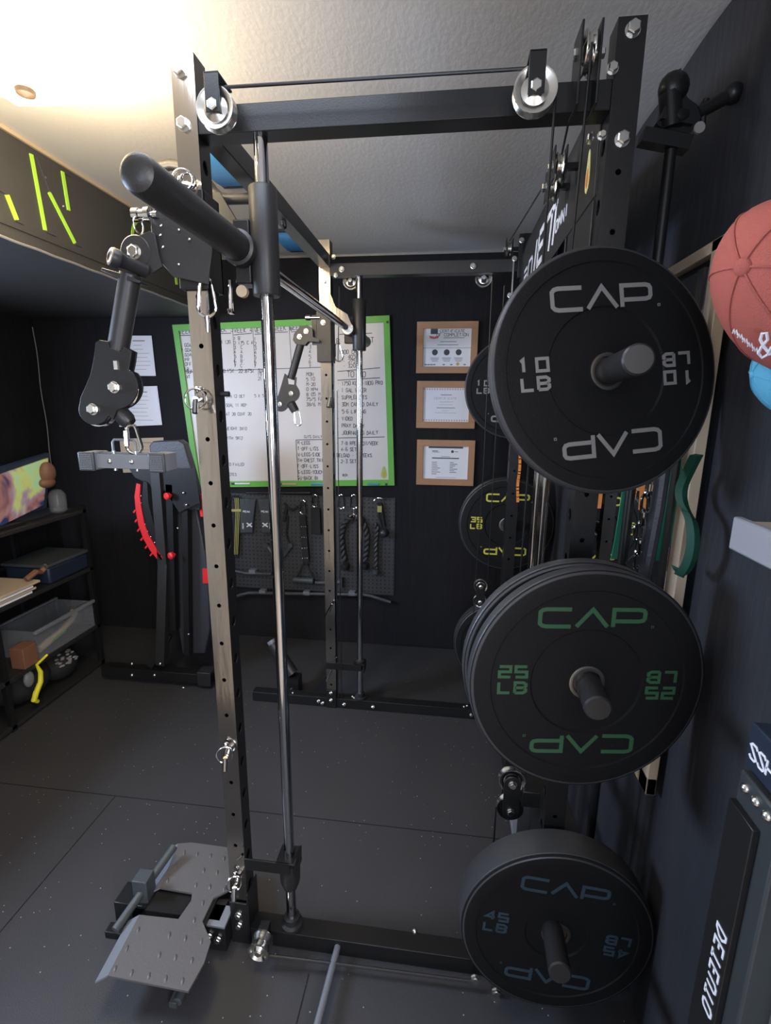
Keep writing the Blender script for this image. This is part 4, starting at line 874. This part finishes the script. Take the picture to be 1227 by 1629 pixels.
# ================================================================ pegboard and cable attachments
pb_ = thing('pegboard', 'dark perforated pegboard on the back wall below the whiteboard', 'pegboard', (0, 1.81, .35))
obj('panel', B().box(-.5, .525, 1.805, 1.815, .345, .957), M['pegboard'], pb_, flat=True)
obj('edge_trim', rectframe(B(), -.503, .528, .342, .96, .006, 1.802, 1.816), M['powder2'], pb_)
YP = 1.785
def pt(u, v, y=YP): return P(u, v, y=y)
def peg(u, v):
    p = pt(u, v, 1.80); return obj('peg_hook', B().tube([p, p-Y*.03, p-Y*.036+Z*.008], .002, 6), M['zinc'], pb_)
for u, v in ((375, 792), (392, 790), (424, 790), (482, 796), (501, 787), (543, 788), (563, 788), (586, 795), (604, 793), (588, 806)): peg(u, v)
tag(obj('hanging_bar', B().cyl(pt(392, 784), pt(494, 784), .007, n=12).cyl(pt(443, 776), pt(443, 790), .006, n=10), M['powder2']), 'thin straight dark bar along the top edge of the pegboard', 'bar')
b = B()
for dx, m_ in ((0, 0),):
    path = [pt(368, 796), pt(375, 790), pt(379, 800), pt(378, 850), pt(376, 882)]
t = thing('resistance_strap', 'yellow-striped resistance strap hanging at the left end of the pegboard', 'strap', pt(376, 882))
obj('band', B().prism([pt(372, 790), pt(381, 792), pt(383, 820), pt(380, 884), pt(370, 884), pt(372, 820)], (0, -.01, 0)).tube([pt(366, 802), pt(370, 789), pt(378, 789), pt(380, 803)], .006, 8), M['softblack'], t)
b = B()
for du in (-2, .5, 3): b.tube([pt(376+du, 792, YP-.012), pt(377.5+du, 820, YP-.012), pt(375+du, 882, YP-.012)], .0028, 6)
obj('stripe', b, M['yellowrub'], t); obj('keeper_loop', B().bar(pt(366, 812, YP-.016), pt(384, 812, YP-.016), .008, .016), M['yellowrub'], t, bev=.002)
for k, (u0, v0) in enumerate(((382, 795), (411, 795))):
    t = thing('ankle_strap', ('left' if k == 0 else 'right')+' dark grey cuff strap with white logo print on the pegboard', 'strap', pt(u0+12, 847))
    q = [(0, -2), (26, -2), (24, 14), (22, 30), (21, 52), (1, 52), (1, 25)] if k == 0 else [(0, -2), (24, -2), (24, 52), (6, 52), (5, 25), (2, 12)]
    obj('cuff', B().prism([pt(u0+a, v0+c_) for a, c_ in q], (0, -.012, 0)), M['darkgrey'], t, bev=.003)
    b = B()
    for a in (4, 12, 20): b.lathe([(.010, 0), (.015, 0), (.015, .003), (.010, .003)], pt(u0+a, v0+3, YP-.012), -Y, 16)
    obj('grommet', b, M['darkgrey'], t)
    b = B(); text(b, 'PEAK', pt(u0+5, v0+20, YP-.0125), X, Z, -Y, .010, .0025, .3, .0006, asp=.9)
    sx = pt(u0+(15 if k == 0 else 11), v0+40, YP-.0125)
    for s in (1, -1): b.tube([sx+V((-.016, -.001, s*.012)), sx+V((-.006, -.001, s*.004)), sx+V((.006, -.001, s*.004)), sx+V((.016, -.001, s*.012))], .0042, 6)
    text(b, 'PEAK', pt(u0+(6 if k == 0 else 20), v0+46, YP-.0125), Z, -X, -Y, .008, .002, .3, .0006, asp=.9)
    obj('logo_print', b, M['whitelet'], t)
# bent two-hole grip bracket
b = B(); pts = [pt(u, v) for u, v in ((424, 867), (432, 878), (440, 886), (449, 886), (456, 878), (463, 867))]
for i in range(5): b.bar(pts[i], pts[i+1], .006, .026, up=(0, 1, 0)) if 0 else b.tube([pts[i], pts[i+1]], .013, 8)
for p in (pts[0], pts[-1]): b.lathe([(.004, 0), (.015, 0), (.015, .006), (.004, .006)], p-Y*.01, -Y, 16)
tag(obj('grip_bracket', b, M['darkgrey']), 'small curved dark grip bracket with round holes, centre of the pegboard', 'bracket')
b = B(); b.tube([pt(452, 800), pt(458, 808), pt(466, 812), pt(474, 806)], .008, 8); b.tube([pt(450, 815), pt(458, 822), pt(455, 850), pt(462, 868)], .006, 8); b.tube([pt(456, 806), pt(452, 830)], .01, 8)
tag(obj('strap_bundle', b, M['softblack']), 'tangled black strap bundle hanging behind the chrome guide rod', 'strap')
carabiner(pt(482, 796, YP-.012), .085, .038, r=.0036, label='silver carabiner on the pegboard holding the beaded strap handle')
st_ = thing('stirrup_handle', 'black strap handle with silver rivets and grey grip on the pegboard', 'cable handle', pt(485, 925))
obj('strap', B().bar(pt(481, 820, YP-.012), pt(487, 894, YP-.012), .04, .008, up=(0, 1, 0)).tube([pt(485, 892, YP-.012), pt(472, 920, YP-.012)], .006, 8).tube([pt(485, 892, YP-.012), pt(500, 920, YP-.012)], .006, 8), M['softblack'], st_)
b = B()
for r_, v in enumerate((838, 855, 872, 888)):
    for du in (-3, .5, 4): obj('rivet', B().dome(pt(483+du+r_*.6, v, YP-.02), -Y, .0042), M['chrome'], st_)
obj('grip', B().cyl(pt(467, 922, YP-.014), pt(499, 924, YP-.014), .017, .021, n=20), M['darkgrey'], st_)
carabiner(pt(501, 787, YP-.012), .075, .036, r=.0036, label='silver carabiner above the black pad left of the far upright')
tag(obj('cuff_pad', B().prism([pt(u, v) for u, v in ((496, 808), (510, 808), (512, 850), (497, 848))], (0, -.02, 0)), M['softblack'], bev=.004), 'black webbing cuff hanging just left of the far stainless upright', 'strap')
tag(obj('handle_grip', B().cyl(pt(502, 927), pt(522, 927), .012, n=16).cyl(pt(534, 926), pt(542, 926), .016, n=16).cyl(pt(542, 918), pt(543, 934), .014, n=12).cyl(pt(520, 927), pt(536, 926.5), .008, n=12), M['darkgrey']), 'small grey handle partly behind the far stainless upright', 'cable handle')
carabiner(pt(543, 787, YP-.012), .085, .040, r=.0036, label='silver carabiner hanging alone right of the far stainless upright')
carabiner(pt(563, 787, YP-.012), .085, .040, r=.0036, label='silver carabiner holding the double-ended rope')
def rope(b, pts, r=.017, turns=90):
    """twisted rope: two strands wound round a path"""
    pts = [V(p) for p in pts]; fine = []
    for i in range(len(pts)-1):
        for k in range(14): fine.append(pts[i].lerp(pts[i+1], k/14))
    fine.append(pts[-1]); L = [0]
    for i in range(1, len(fine)): L.append(L[-1]+(fine[i]-fine[i-1]).length)
    for s in (0, PI):
        out = []
        for i, p in enumerate(fine):
            t = (fine[min(i+1, len(fine)-1)]-fine[max(i-1, 0)]).normalized(); a = L[i]*turns+s; u = t.cross(Y).normalized()
            out.append(p+(u*math.cos(a)+t.cross(u)*math.sin(a))*r*.55)
        b.tube(out, r*.62, 8)
    return b
rp = thing('tricep_rope', 'black twisted double-ended pull rope hanging on the pegboard', 'rope', pt(563, 900))
rb = rope(B(), [pt(560, 823), pt(552, 826), pt(546, 836), pt(543, 852), pt(545, 875), pt(549, 893)]); rope(rb, [pt(566, 823), pt(574, 826), pt(580, 836), pt(584, 852), pt(583, 875), pt(580, 892)])
obj('twisted_rope', rb, mat('rope_black', (.03, .03, .03), .6), rp)
obj('swivel', B().cyl(pt(563, 808, YP-.01), pt(563, 822, YP-.01), .004, n=10).tube([pt(557, 822, YP-.01), pt(563, 818, YP-.01), pt(569, 822, YP-.01)], .008, 8), M['chrome'], rp)
b = B()
for u, v in ((549, 896), (580, 895)): obj('rope_end', B().lathe([(.012, 0), (.026, .004), (.028, .03), (.022, .04)], pt(u, v), -Z, 20), M['plastic'], rp)
rp = thing('single_rope', 'single black twisted rope with ribbed end knob at the right of the pegboard', 'rope', pt(598, 912))
obj('twisted_rope', rope(B(), [pt(596, 832), pt(600, 840), pt(598, 860), pt(598, 880), pt(598, 905)], .013, 100), M['rimrub'], rp)
obj('rope_end', B().lathe([(.012, 0), (.02, .003), (.02, .026), (.014, .032)], pt(598, 906), -Z, 20), M['darkgrey'], rp)
hr = thing('ball_handle', 'black ball grip on a strap hanging from a steel ring at the pegboard corner', 'cable handle', pt(611, 860))
obj('strap', B().tube([pt(603, 800), pt(603, 822), pt(608, 838)], .008, 8).tube([pt(606, 800), pt(610, 825), pt(612, 838)], .008, 8), M['softblack'], hr)
obj('tag_patch', B().box(pt(601, 813).x, pt(608, 813).x, YP-.015, YP-.011, pt(601, 814).z, pt(601, 804).z), M['yellowrub'], hr)
obj('ball', B().sphere(pt(611, 848, YP-.01), .029), M['ball'], hr)
obj('steel_ring', B().tube([pt(604, 798)+V((.032*math.cos(a), -.012, .024*math.sin(a))) for a in [PI*i/10 for i in range(11)]], .0035, 8), M['chrome'], hr)
def longbar(paths, lab, name='lat_bar', brk=()):
    t = thing(name, lab, 'cable bar', paths[-1]); obj('bar', B().tube(paths, .0105, 12), M['darkgrey'], t)
    b = B()
    for u, v in brk: p = pt(u, v, 1.775); b.box(p.x-.02, p.x+.02, 1.765, 1.80, p.z-.008, p.z+.016)
    obj('mount_tab', b, M['grey'], t)
longbar([pt(u, v, 1.775) for u, v in ((372, 908), (392, 912), (432, 913))], 'short dark bar mounted low on the pegboard at left', 'straight_bar', ((402, 910),))
longbar([pt(u, v, 1.775) for u, v in ((372, 950), (384, 946), (396, 943), (578, 946), (590, 948), (622, 958))], 'long dark bar with angled ends mounted along the bottom of the pegboard', 'lat_bar', ((418, 942), (488, 944), (560, 945)))
pg = P(372, 948, y=1.775)

# ================================================================ folded adjustable bench standing at the back left
bn = thing('adjustable_bench', 'black adjustable bench with red ladder arc, stood upright at the back left', 'bench', (-.62, 1.25, 0))
obj('base_tube', B().box(-1.02, -.385, 1.185, 1.245, .03, .085), M['powder'], bn, bev=.002)
obj('end_cap', B().box(-.46, -.385, 1.18, 1.25, .02, .10), M['plastic'], bn, bev=.003)
for u, v in ((210, 1056), (255, 1056), (210, 1074), (246, 1074)): obj('bolt', B().dome(P(u, v, y=1.184), -Y, .010), M['zinc'], bn)
for u, v in ((173, 1092), (292, 1094)): obj('bolt', B().dome(P(u, v, y=1.184), -Y, .009), M['zinc'], bn)
ps = [P(u, v, y=1.27) for u, v in ((237, 709), (243, 702), (284, 700), (292, 706), (304, 745), (318, 800), (318, 812), (288, 812), (244, 760))]
obj('seat_pad', B().prism(ps, (0, .055, 0)), M['vinyl'], bn, bev=.006)
ps = [P(u, v, y=1.30) for u, v in ((262, 806), (312, 806), (330, 900), (334, 1000), (326, 1040), (290, 1040), (276, 950))]
obj('back_pad', B().prism(ps, (0, .06, 0)), M['vinyl'], bn, bev=.006)
obj('spine_tube', B().bar(P(250, 745, y=1.25), P(262, 900, y=1.25), .05, .05, up=(0, 1, 0)).bar(P(262, 895, y=1.25), P(258, 1056, y=1.22), .05, .05, up=(0, 1, 0)), M['powder2'], bn, bev=.002)
obj('back_frame', B().bar(P(272, 770, y=1.26), P(278, 1000, y=1.26), .035, .04, up=(0, 1, 0)).bar(P(297, 810, y=1.27), P(300, 1040, y=1.27), .03, .04, up=(0, 1, 0)).bar(P(270, 1010, y=1.26), P(240, 1060, y=1.22), .03, .03, up=(0, 1, 0)), M['powder'], bn)
gp = [P(u, v, y=1.24) for u, v in ((205, 745), (310, 745), (318, 800), (285, 815), (262, 780), (248, 790), (238, 770), (215, 760))]
obj('hinge_plate', B().prism(gp, (0, .008, 0)), M['powder'], bn)
outer = [(217, 769), (214, 790), (216, 812), (220, 835), (228, 857), (239, 876), (253, 893)]; inner = [(260, 888), (247, 870), (236, 851), (229, 831), (225, 810), (222, 790), (223, 771)]
obj('ladder_arc', B().prism([P(u, v, y=1.225) for u, v in outer+inner], (0, .008, 0)), M['red'], bn)
b = B()
for i in range(9):
    f = i/9*5.9; k = int(f); s = f-k; a, c_ = outer[k], outer[k+1]; p = P(a[0]+(c_[0]-a[0])*s, a[1]+(c_[1]-a[1])*s, y=1.225); q = P(a[0]+(c_[0]-a[0])*s-3, a[1]+(c_[1]-a[1])*s+4, y=1.225)
    if i > 2: b.bar(p, q, .008, .008, up=(0, 1, 0))
obj('ladder_tooth', b, M['red'], bn)
b = B(); [b.prism([P(u, v, y=1.232) for u, v in ((228, 765), (234, 768), (236, 800), (246, 840), (262, 870), (256, 884), (236, 851), (225, 810))], (0, .004, 0))]; obj('arc_backing', b, M['powder'], bn)
for u, v in ((224.5, 789), (224.5, 800), (225.5, 812), (227.5, 823), (231, 834), (235, 845), (240, 854), (246, 863), (252, 871), (255, 879)): obj('arc_hole_rivet', B().dome(P(u, v, y=1.23), -Y, .004), M['zinc'], bn)
for u, v in ((272, 788), (278, 882)): obj('red_knob', B().lathe([(.008, 0), (.008, .012), (.017, .014), (.018, .03), (.010, .036)], P(u, v, y=1.235), V((-.3, -1, 0)), 20), M['red'], bn)
obj('red_stripe', B().prism([P(u, v, y=1.29) for u, v in ((314, 786), (320, 786), (323, 822), (319, 822))], (0, .01, 0)).prism([P(u, v, y=1.29) for u, v in ((322, 905), (330, 905), (331, 928), (323, 928))], (0, .01, 0)), M['red'], bn)
for u, v in ((292, 784), (297, 803), (283, 840), (300, 1009)): obj('screw', B().dome(P(u, v, y=1.235), -Y, .006), M['zinc'], bn)
b = B().cyl(P(296, 803, y=1.24), P(296, 803, y=1.28), .01); obj('hinge_pin', b, M['powder'], bn)

# ================================================================ shelving unit at the far left with its contents
sh = thing('storage_shelf', 'black open storage shelf against the left wall', 'shelf', (-1.35, .75, 0))
SX0, SX1, SY0, SY1 = -1.60, -1.13, -1.0, 1.36  # unseen near end lengthened past the view to shade the floor at left
for z in (.03, .255, .60, .93): obj('shelf_board', B().box(SX0, SX1, SY0, SY1, z-.02, z), M['powder2'], sh, bev=.002)
for x in (SX0+.012, SX1-.012):
    for y in (SY0+.012, SY1-.012, .74, .1): obj('shelf_post', B().box(x-.012, x+.012, y-.012, y+.012, 0, .95), M['powder'], sh)
# clear bin with a pale tool inside
cb = thing('clear_bin', 'clear plastic bin of tan goods on the middle shelf at left', 'bin', (-1.25, 1.1, .257)); 
b = B().box(-1.36, -1.135, .93, 1.325, .257, .262).box(-1.14, -1.135, .93, 1.325, .257, .405).box(-1.36, -1.135, .93, .935, .257, .405).box(-1.36, -1.135, 1.32, 1.325, .257, .405).box(-1.36, -1.355, .93, 1.325, .257, .405); obj('tub', b, M['clear'], cb)
obj('rim', B().box(-1.14, -1.125, .92, 1.335, .395, .412).box(-1.37, -1.355, .92, 1.335, .395, .412), M['grey'], cb, bev=.002)
t = thing('tool_handle', 'tan curved handle lying inside the clear bin', 'tool', (-1.2, 1.1, .27))
obj('handle', B().tube([(-1.17, .97, .29), (-1.17, 1.02, .30), (-1.17, 1.12, .32), (-1.17, 1.2, .345), (-1.17, 1.24, .37), (-1.18, 1.22, .39)], [.018, .02, .016, .016, .012, .010], 10), M['tan'], t)
obj('label_strip', B().bar((-1.148, 1.04, .305), (-1.148, 1.13, .322), .002, .01), M['green'], t)
tag(obj('card_box', B().box(-1.20, -1.13, .84, .92, .257, .36), M['brown'], bev=.002), 'small brown card box left of the clear bin', 'box')
# stack of magazines
for k, (z, a, c_) in enumerate(((.602, .62, .95), (.616, .63, .97), (.630, .60, .95), (.644, .62, .99))):
    tag(obj('magazine', B().box(-1.36, -1.135+.004*k, a, c_, z, z+.011), M[('paper', 'tan', 'paper', 'pine')[k]], bev=.001), ('pale magazine at the bottom of the small stack on the shelf', 'tan magazine second from the bottom of the small stack', 'pale magazine second from the top of the small stack', 'wood-coloured magazine topmost of the small stack')[k], 'magazine', 'magazines on the shelf')
b = B().tube([(-1.16, .95, .668), (-1.15, 1.0, .69), (-1.16, 1.04, .675), (-1.15, 1.07, .70)], .014, 10); tag(obj('wrapped_cloth', b, M['brown']), 'brown rolled cloth beside the magazine stack', 'cloth')
t = thing('dark_tray', 'dark blue lidded tray on the upper shelf by the bench', 'bin', (-1.25, 1.2, .602)); obj('tub', B().box(-1.38, -1.135, 1.06, 1.335, .602, .69), M['navy'], t, bev=.01); obj('lid', B().box(-1.39, -1.13, 1.05, 1.345, .69, .705), M['darkgrey'], t, bev=.003)
# bag with a yellow strap and floral pouch
t = thing('gym_bag', 'dark bag with a bright yellow strap on the lowest shelf at left', 'bag', (-1.25, .9, .032)); obj('bag_body', B().sphere((-1.26, .93, .13), .1, (1.1, 1.5, .95)), M['softblack'], t); obj('yellow_strap', B().tube([(-1.128, .97, .265), (-1.125, .90, .25), (-1.122, .912, .205), (-1.118, .90, .16), (-1.118, .865, .12), (-1.12, .85, .09), (-1.122, .87, .07)], [.006, .007, .011, .012, .013, .013, .010], 10), M['yellow'], t); obj('grey_pocket', B().sphere((-1.15, .87, .19), .028, (.6, 1, 1.5)), M['grey'], t)
t = thing('patterned_pouch', 'small black pouch with pale floral print on the lowest shelf', 'pouch', (-1.2, 1.12, .032)); obj('pouch_body', B().sphere((-1.22, 1.13, .12), .09, (.9, 1.1, .9)), M['softblack'], t)
b = B(); random.seed(4)
for i in range(26): 
    a, e = random.uniform(-.9, .7), random.uniform(.15, 1.1); d = V((math.cos(a)*math.cos(e), math.sin(a)*math.cos(e), math.sin(e))); p = V((-1.22, 1.13, .12))+V((d.x*.081, d.y*.099, d.z*.081)); b.sphere(p, .009, (1, 1.3, .6), 8, 5)
obj('print', b, M['lgrey'], t)
# television on top of the shelf
tv = thing('television', 'screen showing a colourful picture standing on the left shelf', 'television', (-1.3, .75, .93))
q = [P(u, v, x=-1.2) for u, v in ((82, 727), (40, 812), (-60, 905), (-60, 790), (20, 745))]
A0 = P(80, 727, x=-1.2); 
scr = [V((-1.2, .45, 1.10)), V((-1.2, 1.23, 1.22)), V((-1.2, 1.16, .99)), V((-1.2, .45, .86))]
obj('housing', B().prism([v_+V((-.012, 0, 0)) for v_ in [V((-1.2, .42, 1.13)), V((-1.2, 1.26, 1.245)), V((-1.2, 1.19, .965)), V((-1.2, .42, .935))]], (-.03, 0, 0)), M['navy'], tv, bev=.004)
obj('screen', B().prism(scr, (-.011, 0, 0)), M['screen'], tv); obj('stand', B().box(-1.3, -1.16, .6, 1.0, .932, .945).box(-1.26, -1.225, .7, .9, .94, 1.0), M['powder'], tv)
tag(obj('figure_helmet', B().sphere((-1.19, 1.20, 1.15), .042, (.8, 1, 1.3)).sphere((-1.19, 1.19, 1.10), .035, (.8, 1.3, .8)), M['brown'], ), 'brown rounded object at the right edge of the television', 'ornament')
tag(obj('clear_jar', B().lathe([(.03, 0), (.04, .01), (.042, .09), (.03, .11), (.02, .12)], (-1.19, 1.24, .935), Z, 20), M['clear']), 'dim glass jar on the shelf below the screen', 'jar')

# ================================================================ mirror on the right wall
mi = thing('wall_mirror', 'tall wood-framed mirror on the right wall behind the weight plates', 'mirror', (1.31, .6, .6))
tq = P(1131, 385, x=1.312); bq = P(1041, 1293, x=1.312)
MY0, MY1, MZ0, MZ1 = (tq.y+bq.y)/2, .93, bq.z, tq.z
fr = B().box(1.312, 1.334, MY0, MY0+.045, MZ0, MZ1).box(1.312, 1.334, MY1-.045, MY1, MZ0, MZ1).box(1.312, 1.334, MY0, MY1, MZ0, MZ0+.045).box(1.312, 1.334, MY0, MY1, MZ1-.022, MZ1)
obj('wood_frame', fr, M['pine'], mi, bev=.002); obj('mirror_glass', B().box(1.322, 1.326, MY0+.04, MY1-.04, MZ0+.04, MZ1-.04), M['mirror'], mi, flat=True)
obj('dark_edge', B().box(1.306, 1.312, MY0+.05, MY0+.075, MZ0+.045, MZ1-.045), M['powder2'], mi)
# chain, band and straps in front of the mirror
ch = B(); p0 = V((1.262, .075, 1.60)); k = 0; z = 1.60
while z > .95:
    side = X if k % 2 else Y; ce = V((1.262+.004*math.sin(k), .075+.003*math.cos(k*1.7), z)); pts = []
    for i in range(14): a = 2*PI*i/14; pts.append(ce+side*.0095*math.cos(a)+Z*(.012*math.sin(a)+(.009 if math.sin(a) > 0 else -.009)))
    ch.tube(pts, .0034, 7, True); z -= .0335; k += 1
hk = thing('wall_hook', 'dark hook rail on the mirror frame holding the chain', 'hook', (1.262, .075, 1.60)); obj('hook', B().tube([(1.295, .045, 1.62), (1.26, .07, 1.625), (1.255, .075, 1.61), (1.262, .08, 1.60)], .004, 8), M['powder'], hk)
tag(obj('steel_chain', ch, M['chrome']), 'shiny steel link chain hanging in front of the mirror', 'chain')
b = B().tube([(1.275, .03, 1.60), (1.27, .025, 1.3), (1.262, .03, 1.12), (1.262, .03, .98)], .014, 10); tag(obj('strap_bundle', b, M['vinyl']), 'glossy black strap hanging between the chain and the mirror edge', 'strap')
def ribbon(b, pts, nrm, w_, t=.003):
    p_ = [V(p) for p in pts]; nrm = V(nrm); pts = []
    for i in range(len(p_)-1):
        a, b_, c_, d_ = p_[max(i-1, 0)], p_[i], p_[i+1], p_[min(i+2, len(p_)-1)]
        for k in range(6):
            t_ = k/6; pts.append(.5*((2*b_)+(c_-a)*t_+(2*a-5*b_+4*c_-d_)*t_*t_+(3*b_-a-3*c_+d_)*t_**3))
    pts.append(p_[-1])
    for i in range(len(pts)-1):
        d = (pts[i+1]-pts[i]).normalized(); b.obox((pts[i]+pts[i+1])/2, (d, nrm.cross(d), nrm), ((pts[i+1]-pts[i]).length/2+.002, w_/2, t/2))
    return b
b = ribbon(B(), [P(u, v, x=1.285) for u, v in ((1108, 725), (1098, 745), (1085, 775), (1086, 800), (1100, 830), (1103, 860), (1098, 890), (1085, 912), (1076, 905))], V((.3, -1, 0)).normalized(), .012, .02)
tag(obj('resistance_band', b, M['dkteal']), 'dark green resistance band looped on the right wall by the mirror frame', 'band')
b = ribbon(B(), [V((1.28, .26, 1.52)), V((1.275, .22, 1.40)), V((1.27, .20, 1.30)), V((1.27, .21, 1.20)), V((1.275, .24, 1.12))], V((.2, -1, 0)).normalized(), .035, .003)
tag(obj('resistance_band', b, M['teal']), 'bright green resistance band behind the chain in front of the mirror', 'band')
b = ribbon(B(), [P(u, v, y=.9) for u, v in ((828, 700), (827, 745), (824, 770), (824, 798))], V((0, -1, 0)), .010, .004)
tag(obj('orange_strap', b, M['orange']), 'orange strap hanging beside the far right upright', 'strap')
b = ribbon(B(), [V((1.265, .42, 1.6)), V((1.265, .41, 1.38)), V((1.262, .40, 1.22))], V((.5, -1, 0)).normalized(), .018, .004)
tag(obj('orange_strap', b, M['orange']), 'orange strap hanging before the mirror between the two near plates', 'strap')

# black clamp head on a slim pole behind the near right upright
cs = thing('clamp_pole', 'black clamp head on a slim pole behind the near right upright', 'stand', (1.21, .10, 0))
obj('pole', B().cyl((P(1060, 300, y=.1).x, .10, 0), (P(1060, 300, y=.1).x, .10, 2.0), .011), M['powder'], cs)
b = B().sphere(P(1075, 190, y=.10), .034, (.9, .6, .5)).cyl(P(1068, 205, y=.10), P(1066, 150, y=.10), .02).sphere(P(1072, 140, y=.10), .028, (1, .8, 1)).bar(P(1020, 218, y=.10), P(1095, 232, y=.10), .03, .025).bar(P(1050, 185, y=.10), P(1100, 195, y=.10), .03, .02)
b.prism([P(u, v, y=.095) for u, v in ((1056, 128), (1066, 118), (1084, 108), (1084, 130), (1094, 155), (1112, 168), (1120, 158), (1122, 176), (1108, 200), (1098, 212), (1056, 205), (1044, 196), (1058, 172), (1070, 150))], (0, .02, 0))
obj('clamp_head', b, M['powder'], cs)
obj('side_arm', B().cyl(P(1110, 180, y=.10), P(1165, 150, y=.10), .012).sphere(P(1166, 149, y=.10), .018).tube([P(1118, 200, y=.10), P(1120, 170, y=.10), P(1124, 158, y=.10)], .006, 8), M['powder'], cs)
obj('lever', B().lathe([(.006, 0), (.010, 0), (.010, .004), (.006, .004)], P(1112, 204, y=.08), -Y, 16), M['lgrey'], cs)

# ================================================================ caps, shelf and stand near the right edge
def cap(c, r, crown, mcol, label, brim_dir, seam=True):
    c = V(c); t = thing('baseball_cap', label, 'cap', c-Z*r, 'baseball caps on the hook rail'); brim_dir = V(brim_dir).normalized(); crown = V(crown).normalized(); side = brim_dir.cross(crown).normalized()
    b = B(); n = 40; m_ = 14; vs = []; fs = []
    for j in range(m_+1):
        ph = PI/2*j/m_
        for i in range(n):
            a = 2*PI*i/n; k = 1+.012*abs(math.cos(3*a)); vs.append(c+(brim_dir*math.cos(a)*1.1+side*math.sin(a)*.92)*r*math.cos(ph)*k+crown*r*1.02*math.sin(ph)**.9)
    for j in range(m_):
        for i in range(n): fs.append((j*n+i, j*n+(i+1) % n, (j+1)*n+(i+1) % n, (j+1)*n+i))
    b.add(vs, fs); cr = obj('crown', b, mcol, t)
    b = B()
    for s in range(3):
        a0 = PI*s/3; pts = []
        for q in range(25):
            ph = PI*q/24; d = (brim_dir*math.cos(a0)*1.1+side*math.sin(a0)*.92); pts.append(c+d*r*1.012*math.cos(ph)+crown*r*1.03*max(0, math.sin(ph))**.9)
        b.tube(pts, r*.014, 6)
    obj('seam', b, mcol, t); obj('top_button', B().sphere(c+crown*r*1.02, r*.11, (1, 1, .5), frame=(brim_dir, side, crown)), mcol, t)
    bv = []; bf = []
    for i in range(13):
        a = -PI/3+2*PI/3*i/12
        for rr in (1.0, 1.75-.25*abs(math.sin(a))**2):
            bv.append(c+(brim_dir*math.cos(a)*1.1*rr+side*math.sin(a)*.92*(1.0 if rr == 1 else 1.02))*r-crown*r*.10*(rr-1)*(1+3*math.sin(a)**2))
    k = len(bv); bv += [p-crown*r*.03 for p in bv]
    for i in range(12): bf += [(2*i, 2*i+1, 2*i+3, 2*i+2), (k+2*i, k+2*i+2, k+2*i+3, k+2*i+1), (2*i+1, k+2*i+1, k+2*i+3, 2*i+3)]
    obj('brim', B().add(bv, bf), mcol, t); return t, c, r, brim_dir, side, crown
t, c, r, bd, sd, cw = cap((1.266, -.335, 1.650), .098, (-.80, -.22, .22), M['coral'], 'coral red baseball cap with white embroidery at the right edge', (.35, -.35, -1))
b = B()
# embroidery low on the crown
def oncap(u, v):
    d = (P(u, v, y=0)-CAMP).normalized(); oc = CAMP-c; R_ = r*1.02; bq_ = d.dot(oc); disc = bq_*bq_-oc.dot(oc)+R_*R_
    return CAMP+d*(-bq_-math.sqrt(max(disc, 0)))
amp = [(x+4, y-8) for x, y in ((1222, 572), (1212, 560), (1206, 548), (1209, 538), (1216, 538), (1218, 548), (1208, 560), (1203, 570), (1209, 577), (1218, 572), (1224, 560))]
b.tube([oncap(*q) for q in amp], .0018, 8); obj('embroidery', b, M['whitelet'], t)
for k in range(5):
    u0, v0 = 1166+k*8, 530+k*7; b = B().tube([oncap(u0, v0), oncap(u0+2, v0-6), oncap(u0+4, v0+1), oncap(u0+6, v0-5), oncap(u0+8, v0+3)], .0009, 6); obj('embroidery', b, M['whitelet'], t)
bc = P(1264, 602, x=1.30)
cap(bc, .050, (-.9, .2, .1), M['lightblue'], 'light blue baseball cap hanging below the coral cap', (.1, -.35, -1))
hk = thing('cap_rack', 'dark hook rail on the right wall holding the caps', 'hook rail', (1.33, -.35, 1.60)); obj('rail', B().box(1.32, 1.335, -.6, -.15, 1.60, 1.64), M['powder'], hk); obj('hook', B().cyl((1.33, -.34, 1.62), (1.27, -.34, 1.63), .005, n=8).cyl((1.33, -.33, 1.61), (1.28, -.33, 1.53), .005, n=8), M['powder'], hk)
ws = thing('wall_shelf', 'floating white wall shelf at the right edge below the caps', 'shelf', (1.28, -.6, 1.30))
obj('shelf_front', B().box(1.25, 1.263, -.95, -.285, 1.300, 1.350), M['shelfwhite'], ws, bev=.003); obj('shelf_top', B().box(1.263, 1.335, -.95, -.285, 1.325, 1.343), M['shelftop'], ws, bev=.001)
sd_ = thing('lettered_stand', 'dark upright post with white lettering running down its face at the lower right', 'stand', (1.22, -.53, 0))
obj('post', B().box(1.183, 1.221, -.58, -.505, 0, 1.09), M['standgrey'], sd_, bev=.003)
pl_ = obj('face_panel', B().box(1.175, 1.183, -.555, -.507, .4, 1.05), M['powder'], sd_, bev=.001)
zz = P(1153, 1487, x=1.175).z
for ch_ in 'DETEUTO':
    b = B(); text(b, ch_, V((1.175, -.548, zz)), -Z, Y, -X, .019, .0030, .2, .0008, asp=.62); obj('letter', b, M['whitelet'], sd_, flat=True); zz -= .0195
hb = obj('head_box', B().box(1.184, 1.251, -.58, -.508, 1.10, 1.155), M['navy'], sd_, bev=.002)
b = B(); text(b, 'SSHE', V((1.184, -.514, 1.114)), -Y, Z, -X, .018, .0028, .2, .0008, asp=.7); obj('lettering', b, M['whitelet'], hb)
for i in range(3): obj('bolt', B().dome((1.183, -.52-.02*i, 1.075), -X, .006), M['zinc'], sd_)
tag(obj('storage_box', B().box(1.215, 1.32, -.9, -.575, 0, .93), M['concrete'], bev=.003), 'pale grey cabinet side at the bottom right corner', 'cabinet')
